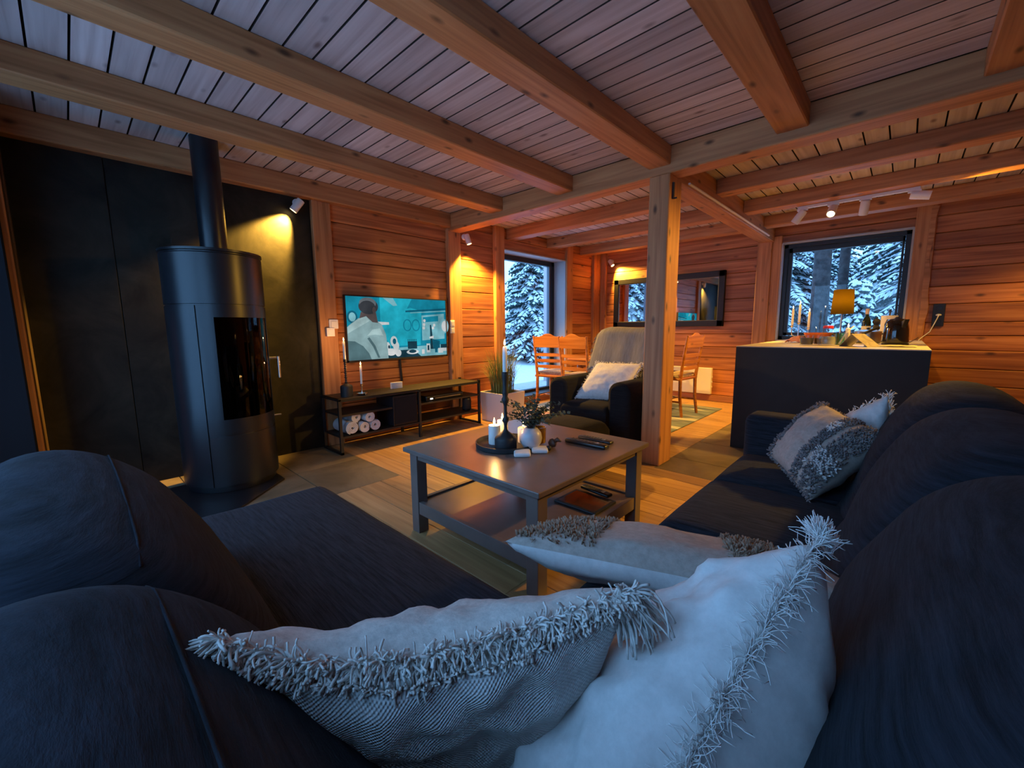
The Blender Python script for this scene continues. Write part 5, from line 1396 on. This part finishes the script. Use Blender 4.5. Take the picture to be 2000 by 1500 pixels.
# mirror and radiator on the back wall
MX0, MX1, MZ0, MZ1 = -3.495, -1.822, 1.055, 1.808
mi = empty('wall_mirror', ((MX0+MX1)/2, YB-0.012, MZ0), 'wide black framed mirror on the back wall', 'mirror')
MO = V(mi.location); fw = 0.082; YF = YB-0.055
m_mir = plain('mirror_silver', (0.86,0.87,0.88), 0.015, metal=1.0)
mb = MB()
for lo, hi in (((MX0,YF,MZ0),(MX0+fw,YB-.002,MZ1)), ((MX1-fw,YF,MZ0),(MX1,YB-.002,MZ1)), ((MX0,YF,MZ1-fw),(MX1,YB-.002,MZ1)), ((MX0,YF,MZ0),(MX1,YB-.002,MZ0+fw))): mb.box(*lbox(lo, hi, MO))
mb.build('frame', M_STICK, mi, bevel=0.006)
mb = MB(); g = fw-0.012
for lo, hi in (((MX0+g,YF+.012,MZ0+g),(MX0+fw+.004,YF+.03,MZ1-g)), ((MX1-fw-.004,YF+.012,MZ0+g),(MX1-g,YF+.03,MZ1-g)), ((MX0+g,YF+.012,MZ1-fw-.004),(MX1-g,YF+.03,MZ1-g)), ((MX0+g,YF+.012,MZ0+g),(MX1-g,YF+.03,MZ0+fw+.004))): mb.box(*lbox(lo, hi, MO))
mb.build('inner_bead', plain('brass_bead', (0.35,0.25,0.12), 0.35, metal=0.8), mi)
MB().box(*lbox((MX0+fw-.01,YF+.022,MZ0+fw-.01),(MX1-fw+.01,YF+.026,MZ1-fw+.01), MO)).build('glass', m_mir, mi)
ra = empty('panel_radiator', (-2.20, YB-0.03, 0.105), 'flat white panel radiator low on the back wall', 'radiator')
RO = V(ra.location)
MB().rbox(*lbox((-2.50,YB-0.095,0.105),(-1.918,YB-0.035,0.474), RO), 0.006, 2).build('panel', M_WHITE, ra)
MB().box(*lbox((-2.3,YB-0.036,0.15),(-2.26,YB-0.002,0.43), RO)).box(*lbox((-2.1,YB-0.036,0.15),(-2.06,YB-0.002,0.43), RO)).build('wall_bracket', M_WHITE, ra)
for z in (0.21, 0.28, 0.35): MB().lathe([(0.008,-0.012),(0.010,0.0),(0.008,0.012)], (-1.916-RO.x, YB-0.065-RO.y, z-RO.z), 10).build('knob', M_WHITE, ra)

# ------------------------------------------------------------------ kitchen peninsula
KX0, KX1, KY0, KZ = -1.04, 0.145, 3.92, 0.888
ki = empty('kitchen_peninsula', ((KX0+KX1)/2, 5.0, 0), 'black stone kitchen peninsula with a pale worktop under the window', 'counter')
KO = V(ki.location)
MB().box(*lbox((KX0, KY0, 0), (KX1, KY0+0.03, KZ-0.008), KO)).build('end_panel', M_ISLAND, ki, bevel=0.0015)
MB().box(*lbox((KX0, KY0+0.03, 0), (KX0+0.02, YB-0.065, KZ-0.03), KO)).build('side_panel', M_ISLAND, ki)
MB().box(*lbox((KX0+0.02, KY0+0.03, 0.08), (KX1-0.02, YB-0.065, KZ-0.03), KO)).build('cabinet_body', M_ISLAND, ki)
for i in range(3):
    a = KY0+0.05+i*0.74; MB().rbox(*lbox((KX1-0.02, a, 0.10), (KX1, a+0.72, KZ-0.04), KO), 0.003, 1).build('door', M_ISLAND, ki)
MB().box(*lbox((KX0, KY0, KZ-0.008), (KX1, YB-0.04, KZ), KO)).build('worktop', M_WORKTOP, ki, bevel=0.0015)
def kpos(px, y): q = at_y(px, 660, y); return V((q.x, y, KZ))
# candelabra with three tapers
kc = kpos(1557, 5.35)
cd = empty('candelabra', kc, 'slim metal candelabra for three candles left on the worktop', 'candlestick')
MB().lathe([(0.055,0),(0.055,0.006),(0.02,0.014),(0.006,0.02)], n=28).build('base', M_CHROME, cd, smooth=True, auto=40)
arms = []
for px_, ztop, yy in ((1545, 1.055, 5.30), (1558, 1.085, 5.35), (1577, 1.03, 5.40)):
    q = kpos(px_, yy); e = V((q.x-kc.x, q.y-kc.y, ztop-KZ)); arms.append(V((q.x, q.y, ztop)))
    MB().tube([(0,0,0.012),(0,0,0.05),(e.x*0.9,e.y*0.9,0.065),(e.x,e.y,0.09),(e.x,e.y,e.z)], 0.005, 8).lathe([(0.006,e.z-0.02),(0.013,e.z-0.012),(0.013,e.z+0.006),(0,e.z+0.005)], (e.x,e.y,0), 14).build('arm', M_CHROME, cd, smooth=True, auto=50)
for i, (q, hh, lab) in enumerate(zip(arms, (0.17, 0.19, 0.165), ('left', 'middle', 'right'))):
    taper(q+V((0,0,0.0055)), hh, 0.0115, lab + ' ivory candle of the candelabra on the worktop', 0.5 if i == 1 else 0)
# things on the worktop
o = empty('fruit_bowl', kpos(1597, 4.95), 'orange red bowl among the glasses on the worktop', 'bowl')
MB().lathe([(0.05,0),(0.085,0.03),(0.115,0.095),(0.111,0.097),(0.08,0.035),(0,0.012)], n=32).build('bowl', plain('orange_glaze', (0.72,0.15,0.03), 0.3, coat=0.3), o, smooth=True, auto=60)
for i, (dx, dy, rr, c_) in enumerate(((0.03,0.02,0.036,(0.75,0.33,0.03)), (-0.035,-0.01,0.034,(0.65,0.10,0.03)), (0.0,0.055,0.034,(0.78,0.45,0.05)))):
    f = empty('fruit', V(o.location)+V((dx,dy,0.05)), ('yellow orange fruit at the front of the orange bowl', 'red fruit at the left in the orange bowl', 'pale orange fruit at the back of the orange bowl')[i], 'fruit')
    MB().lathe([(0,-rr),(rr*0.5,-rr*0.86),(rr*0.87,-rr*0.5),(rr,0),(rr*0.87,rr*0.5),(rr*0.5,rr*0.84),(0.003,rr*0.9)], n=18).build('flesh', plain('fruit_skin_%d' % i, c_, 0.45), f, smooth=True)
    MB().tube([(0,0,rr*0.85),(0.002,0,rr*1.05)], 0.0018, 5).build('stem', M_BARK, f)
o = empty('pink_cloth', kpos(1556, 4.92), 'crumpled pink cloth left of the glasses on the worktop', 'cloth')
mb = MB(); n = 16; vs = []
for j in range(n+1):
    for i in range(n+1):
        u, v = i/n*2-1, j/n*2-1
        vs.append((u*0.085, v*0.07, 0.006+max(0, 0.052*(1-u*u*0.8)*(1-v*v*0.8) + 0.03*noise.noise(V((u*2.2, v*2.2, 4))))))
mb.add(vs, [(j*(n+1)+i, j*(n+1)+i+1, (j+1)*(n+1)+i+1, (j+1)*(n+1)+i) for j in range(n) for i in range(n)]); mb.build('cloth', plain('pink_cotton', (0.62,0.28,0.26), 0.9), o, smooth=True, solid=0.004)
M_DARKDRINK = plain('dark_drink', (0.06,0.05,0.07), 0.2)
def tumbler(px_, yy, label, r0, h_, fill, fm):
    o = empty('drinking_glass', kpos(px_, yy), label, 'glass')
    MB().lathe([(r0*0.86,0),(r0,h_),(r0-0.0025,h_),(r0*0.86-0.003,0.008),(0,0.008)], n=26).build('glass', M_GLASSWARE, o, smooth=True, auto=40)
    if fill: MB().lathe([(r0*0.80,0.009),(r0*0.90,h_*fill),(0,h_*fill)], n=22).build('contents', fm, o, smooth=True, auto=40)
tumbler(1576, 4.36, 'low clear tumbler with dark contents at the worktop front edge', 0.055, 0.085, 0.75, M_DARKDRINK)
tumbler(1597, 4.46, 'amber filled glass right of the dark tumbler on the worktop', 0.036, 0.085, 0.7, plain('amber_drink', (0.30,0.12,0.02), 0.2))
o = empty('red_capped_carafe', kpos(1616, 4.38), 'clear round carafe with red cap at the worktop front edge', 'carafe')
MB().lathe([(0.05,0),(0.062,0.01),(0.064,0.05),(0.052,0.09),(0.036,0.105),(0.034,0.145),(0.031,0.145),(0.031,0.107),(0.048,0.088),(0.06,0.05),(0,0.01)], n=30).build('glass', M_GLASSWARE, o, smooth=True)
MB().lathe([(0.055,0.012),(0.057,0.05),(0.05,0.075),(0,0.075)], n=26).build('contents', plain('cloudy_water', (0.25,0.25,0.25), 0.2), o, smooth=True, auto=40)
MB().lathe([(0.036,0.143),(0.036,0.160),(0.028,0.166),(0,0.166)], n=22).build('cap', plain('red_plastic', (0.65,0.02,0.02), 0.35), o, smooth=True, auto=40)
la = empty('table_lamp', kpos(1640, 5.62), 'slim table lamp with glowing brown shade before the kitchen window', 'lamp')
MB().lathe([(0.075,0),(0.075,0.012),(0.012,0.02),(0.007,0.03),(0.007,0.33)], n=28).build('base', M_STEEL, la, smooth=True, auto=40)
m_sh = bpy.data.materials.new('lamp_shade_cloth'); m_sh.use_nodes = True; nt = m_sh.node_tree; nt.nodes.clear()
out = N(nt, 'ShaderNodeOutputMaterial'); mx = N(nt, 'ShaderNodeMixShader'); mx.inputs[0].default_value = 0.6
df = N(nt, 'ShaderNodeBsdfDiffuse'); df.inputs[0].default_value = (0.05,0.035,0.015,1); tl = N(nt, 'ShaderNodeBsdfTranslucent'); tl.inputs[0].default_value = (0.42,0.30,0.03,1)
nt.links.new(df.outputs[0], mx.inputs[1]); nt.links.new(tl.outputs[0], mx.inputs[2]); nt.links.new(mx.outputs[0], out.inputs[0])
MB().lathe([(0.098,0.285),(0.085,0.535)], n=36).build('lamp_shade', m_sh, la, smooth=True, solid=0.002)
MB().lathe([(0,0.37),(0.02,0.375),(0.03,0.40),(0.022,0.43),(0,0.44)], n=16).build('bulb', M_BULB, la, smooth=True)
lamp('table_lamp_light', 'POINT', V(la.location)+V((0,0,0.44)), 0.9, WARM, la, shadow_soft_size=0.03)
o = empty('frying_pan', kpos(1645, 4.95), 'black pan with upward tilted handle behind the green glass', 'pan')
MB().lathe([(0.085,0),(0.105,0.055),(0.102,0.055),(0.083,0.006),(0,0.005)], n=30).build('pan', M_STICK, o, smooth=True, auto=50)
MB().tube([(0.095,0.02,0.045),(0.14,0.03,0.085),(0.25,0.05,0.15)], [0.009,0.011,0.013], 10).build('handle', M_STICK, o, smooth=True)
tumbler(1646, 4.40, 'green glass beaker holding a white spoon on the worktop', 0.034, 0.105, 0.0, None)
o = empty('green_beaker', kpos(1640, 4.56), 'dark green glass behind the clear beaker on the worktop', 'glass')
MB().lathe([(0.03,0),(0.036,0.10),(0.033,0.10),(0.028,0.008),(0,0.008)], n=24).build('glass', plain('green_glass', (0.02,0.13,0.07), 0.1, coat=0.4), o, smooth=True, auto=40)
o = empty('white_spoon', kpos(1643, 4.40)+V((0,0,0.012)), 'white spoon leaning in the clear beaker', 'spoon')
MB().tube([(-0.012,0,0.0),(0.03,0.01,0.10),(0.075,0.02,0.15)], [0.007,0.004,0.004], 8).build('spoon', M_WHITE, o, smooth=True)
o = empty('black_candle_holder', kpos(1655, 4.75), 'small black holder with stub candle in the middle of the worktop', 'candlestick')
MB().lathe([(0.05,0),(0.052,0.008),(0.018,0.014),(0.017,0.03),(0,0.03)], n=24).build('holder', M_STICK, o, smooth=True, auto=40)
taper(kpos(1655, 4.75)+V((0,0,0.0305)), 0.115, 0.019, 'thick ivory candle in the middle of the worktop', 0.4)
o = empty('open_magazine', kpos(1675, 4.28), 'magazine standing like a tent at the worktop front edge', 'magazine', None, -0.55)
m_pg = mottled('printed_paper', (0.16,0.13,0.14), (0.38,0.34,0.28), 0.5, scale=14, rand=0)
for sg, lab in ((-1, 'page'), (1, 'page')):
    L_m = 0.085 if sg < 0 else 0.125
    MB().prism([(0,0.095),(sg*L_m,0.0),(sg*L_m,0.004),(0,0.100)], 1, -0.07, 0.07).build('page', m_pg, o)
o = empty('cooking_pot', kpos(1694, 5.15), 'steel cooking pot right of the magazine on the worktop', 'pot')
MB().lathe([(0.09,0),(0.10,0.01),(0.10,0.10),(0.104,0.102),(0.104,0.106),(0.06,0.122),(0,0.125)], n=32).build('pot', M_STEEL, o, smooth=True, auto=40)
MB().tube([(-0.10,0,0.085),(-0.13,0,0.085)], 0.007, 8).tube([(0.10,0,0.085),(0.13,0,0.085)], 0.007, 8).lathe([(0.008,0.124),(0.018,0.14),(0,0.146)], n=14).build('handle', M_BLACK, o, smooth=True, auto=50)
o = empty('wine_bottle', kpos(1689, 5.60), 'dark wine bottle with pale label before the kitchen window', 'bottle')
MB().lathe([(0.036,0),(0.038,0.005),(0.038,0.19),(0.030,0.225),(0.0145,0.255),(0.014,0.315),(0.0155,0.317),(0.0155,0.33),(0,0.33)], n=26).build('glass', plain('bottle_glass', (0.012,0.022,0.018), 0.12, coat=0.3), o, smooth=True, auto=50)
MB().lathe([(0.0386,0.06),(0.0386,0.155)], n=26).build('label', plain('bottle_label', (0.55,0.52,0.48), 0.6), o, smooth=True)
MB().lathe([(0.0158,0.275),(0.0162,0.331),(0,0.332)], n=18).build('capsule', plain('bottle_foil', (0.50,0.40,0.42), 0.4), o, smooth=True, auto=40)
o = empty('pepper_mill', kpos(1709, 5.55), 'black turned pepper mill right of the wine bottle', 'pepper mill')
MB().lathe([(0.033,0),(0.033,0.02),(0.024,0.07),(0.020,0.11),(0.026,0.15),(0.018,0.168)], n=24).build('body', M_STICK, o, smooth=True, auto=60)
MB().lathe([(0.02,0.168),(0.033,0.19),(0.033,0.205),(0.02,0.225),(0.008,0.23),(0.009,0.243),(0,0.246)], n=24).build('head', M_STICK, o, smooth=True, auto=60)
o = empty('paper_towel_holder', kpos(1733, 5.45), 'white kitchen roll on a dark upright behind the kettle', 'kitchen roll')
MB().lathe([(0.07,0),(0.07,0.012),(0.006,0.016),(0.006,0.285),(0.011,0.29),(0.011,0.315),(0,0.318)], n=24).build('stand', plain('dark_blue_stand', (0.02,0.03,0.08), 0.4), o, smooth=True, auto=50)
MB().lathe([(0.02,0.018),(0.062,0.018),(0.062,0.255),(0.02,0.255)], n=30).build('paper_roll', plain('paper', (0.72,0.68,0.64), 0.9, bump=0.2), o, smooth=True, auto=40)
ke = empty('kettle', kpos(1749, 4.80), 'black electric kettle at the right end of the worktop', 'kettle', None, 2.2)
MB().lathe([(0.085,0),(0.088,0.012),(0.0,0.013)], n=32).build('power_base', M_BLACK, ke, smooth=True, auto=40)
MB().lathe([(0.084,0.016),(0.087,0.03),(0.080,0.13),(0.068,0.195),(0.055,0.212),(0.02,0.22),(0.012,0.232),(0,0.234)], n=36).build('body', plain('kettle_black', (0.008,0.008,0.009), 0.12, coat=0.6), ke, smooth=True, auto=60)
MB().tube([(0.062,0,0.20),(0.105,0,0.205),(0.122,0,0.17),(0.118,0,0.10),(0.085,0,0.05)], 0.011, 10).build('handle', M_BLACK, ke, smooth=True)
MB().prism([(-0.055,0.19),(-0.105,0.212),(-0.075,0.14)], 1, -0.018, 0.018).build('spout', M_BLACK, ke, bevel=0.003)
o = empty('tea_towel', kpos(1740, 4.36), 'flat greenish cloth lying in front of the kettle', 'cloth')
mb = MB(); n = 14; vs = [((i/n*2-1)*0.15, (j/n*2-1)*0.09, 0.004+0.012*abs(noise.noise(V((i*0.35, j*0.35, 2))))) for j in range(n+1) for i in range(n+1)]
mb.add(vs, [(j*(n+1)+i, j*(n+1)+i+1, (j+1)*(n+1)+i+1, (j+1)*(n+1)+i) for j in range(n) for i in range(n)]); mb.build('cloth', plain('sage_cloth', (0.38,0.36,0.24), 0.9), o, smooth=True, solid=0.003)
ou = empty('black_wall_socket', (0.245, YB-0.012, 1.15), 'tall black wall socket right of the kitchen window', 'socket')
MB().rbox((-0.045,-0.010,-0.115),(0.045,0.010,0.115), 0.003, 2).build('plate', M_BLACK, ou)
for z in (-0.07, 0.0, 0.07):
    q = MB().lathe([(0.028,0),(0.028,0.002),(0.024,0.002),(0.022,-0.004)], n=20); q.v = [(a, -0.0105-c, b_+z) for a, b_, c in q.v]; q.build('insert', M_FRAME, ou)
pg = empty('white_plug', (0.245, YB-0.024, 1.15), 'white plug with pale cord in the black wall socket', 'plug')
q = MB().lathe([(0.022,0),(0.022,0.02),(0.014,0.035),(0.006,0.04)], n=18); q.v = [(a, -c, b_*0.55) for a, b_, c in q.v]; q.build('plug_body', M_WHITE, pg, smooth=True, auto=50)
MB().tube([(0,-0.04,0),(-0.01,-0.05,-0.04),(-0.05,-0.05,-0.17),(-0.11,-0.06,-0.235),(-0.13,-0.20,-0.256)], 0.004, 8).build('cord', M_WHITE, pg, smooth=True)
cdp = V((ke.location.x+0.06, ke.location.y+0.08, KZ+0.006))
tag(MB().tube([cdp, cdp+V((0.02,0.3,0)), V((0.06,5.6,KZ+0.006)), V((0.115,YB-0.045,KZ+0.03)), V((0.16,YB-0.012,0.93)), V((0.235,YB-0.012,1.05))], 0.0035, 8).build('power_cable', M_BLACK, smooth=True), 'black kettle lead running up to the wall socket', 'cable')

# members of a kind share a group
GROUPS = {'dining_chair': 'ladder-back chairs round the dining table', 'spruce_tree': 'snowy spruces outside the windows', 'pine_tree': 'bare trunks outside the kitchen window',
          'wall_spotlight': 'white wall spotlights', 'taper_candle': 'slim candles in holders', 'pillar_candle': 'pillar candles on the black tray', 'white_puck': 'white square pucks on the coffee table',
          'ceiling_beam': 'beams of the living room ceiling', 'ceiling_joist': 'joists behind the girder', 'wall_post': 'posts along the walls', 'fruit': 'fruit in the orange bowl',
          'light_switch': 'white switches left of the television', 'wall_socket': 'white sockets right of the television', 'remote_control': 'black remote controls on the coffee table'}
for o in list(col.objects):
    g = GROUPS.get(o.name.split('.')[0])
    if g and o.parent is None and 'group' not in o: o['group'] = g
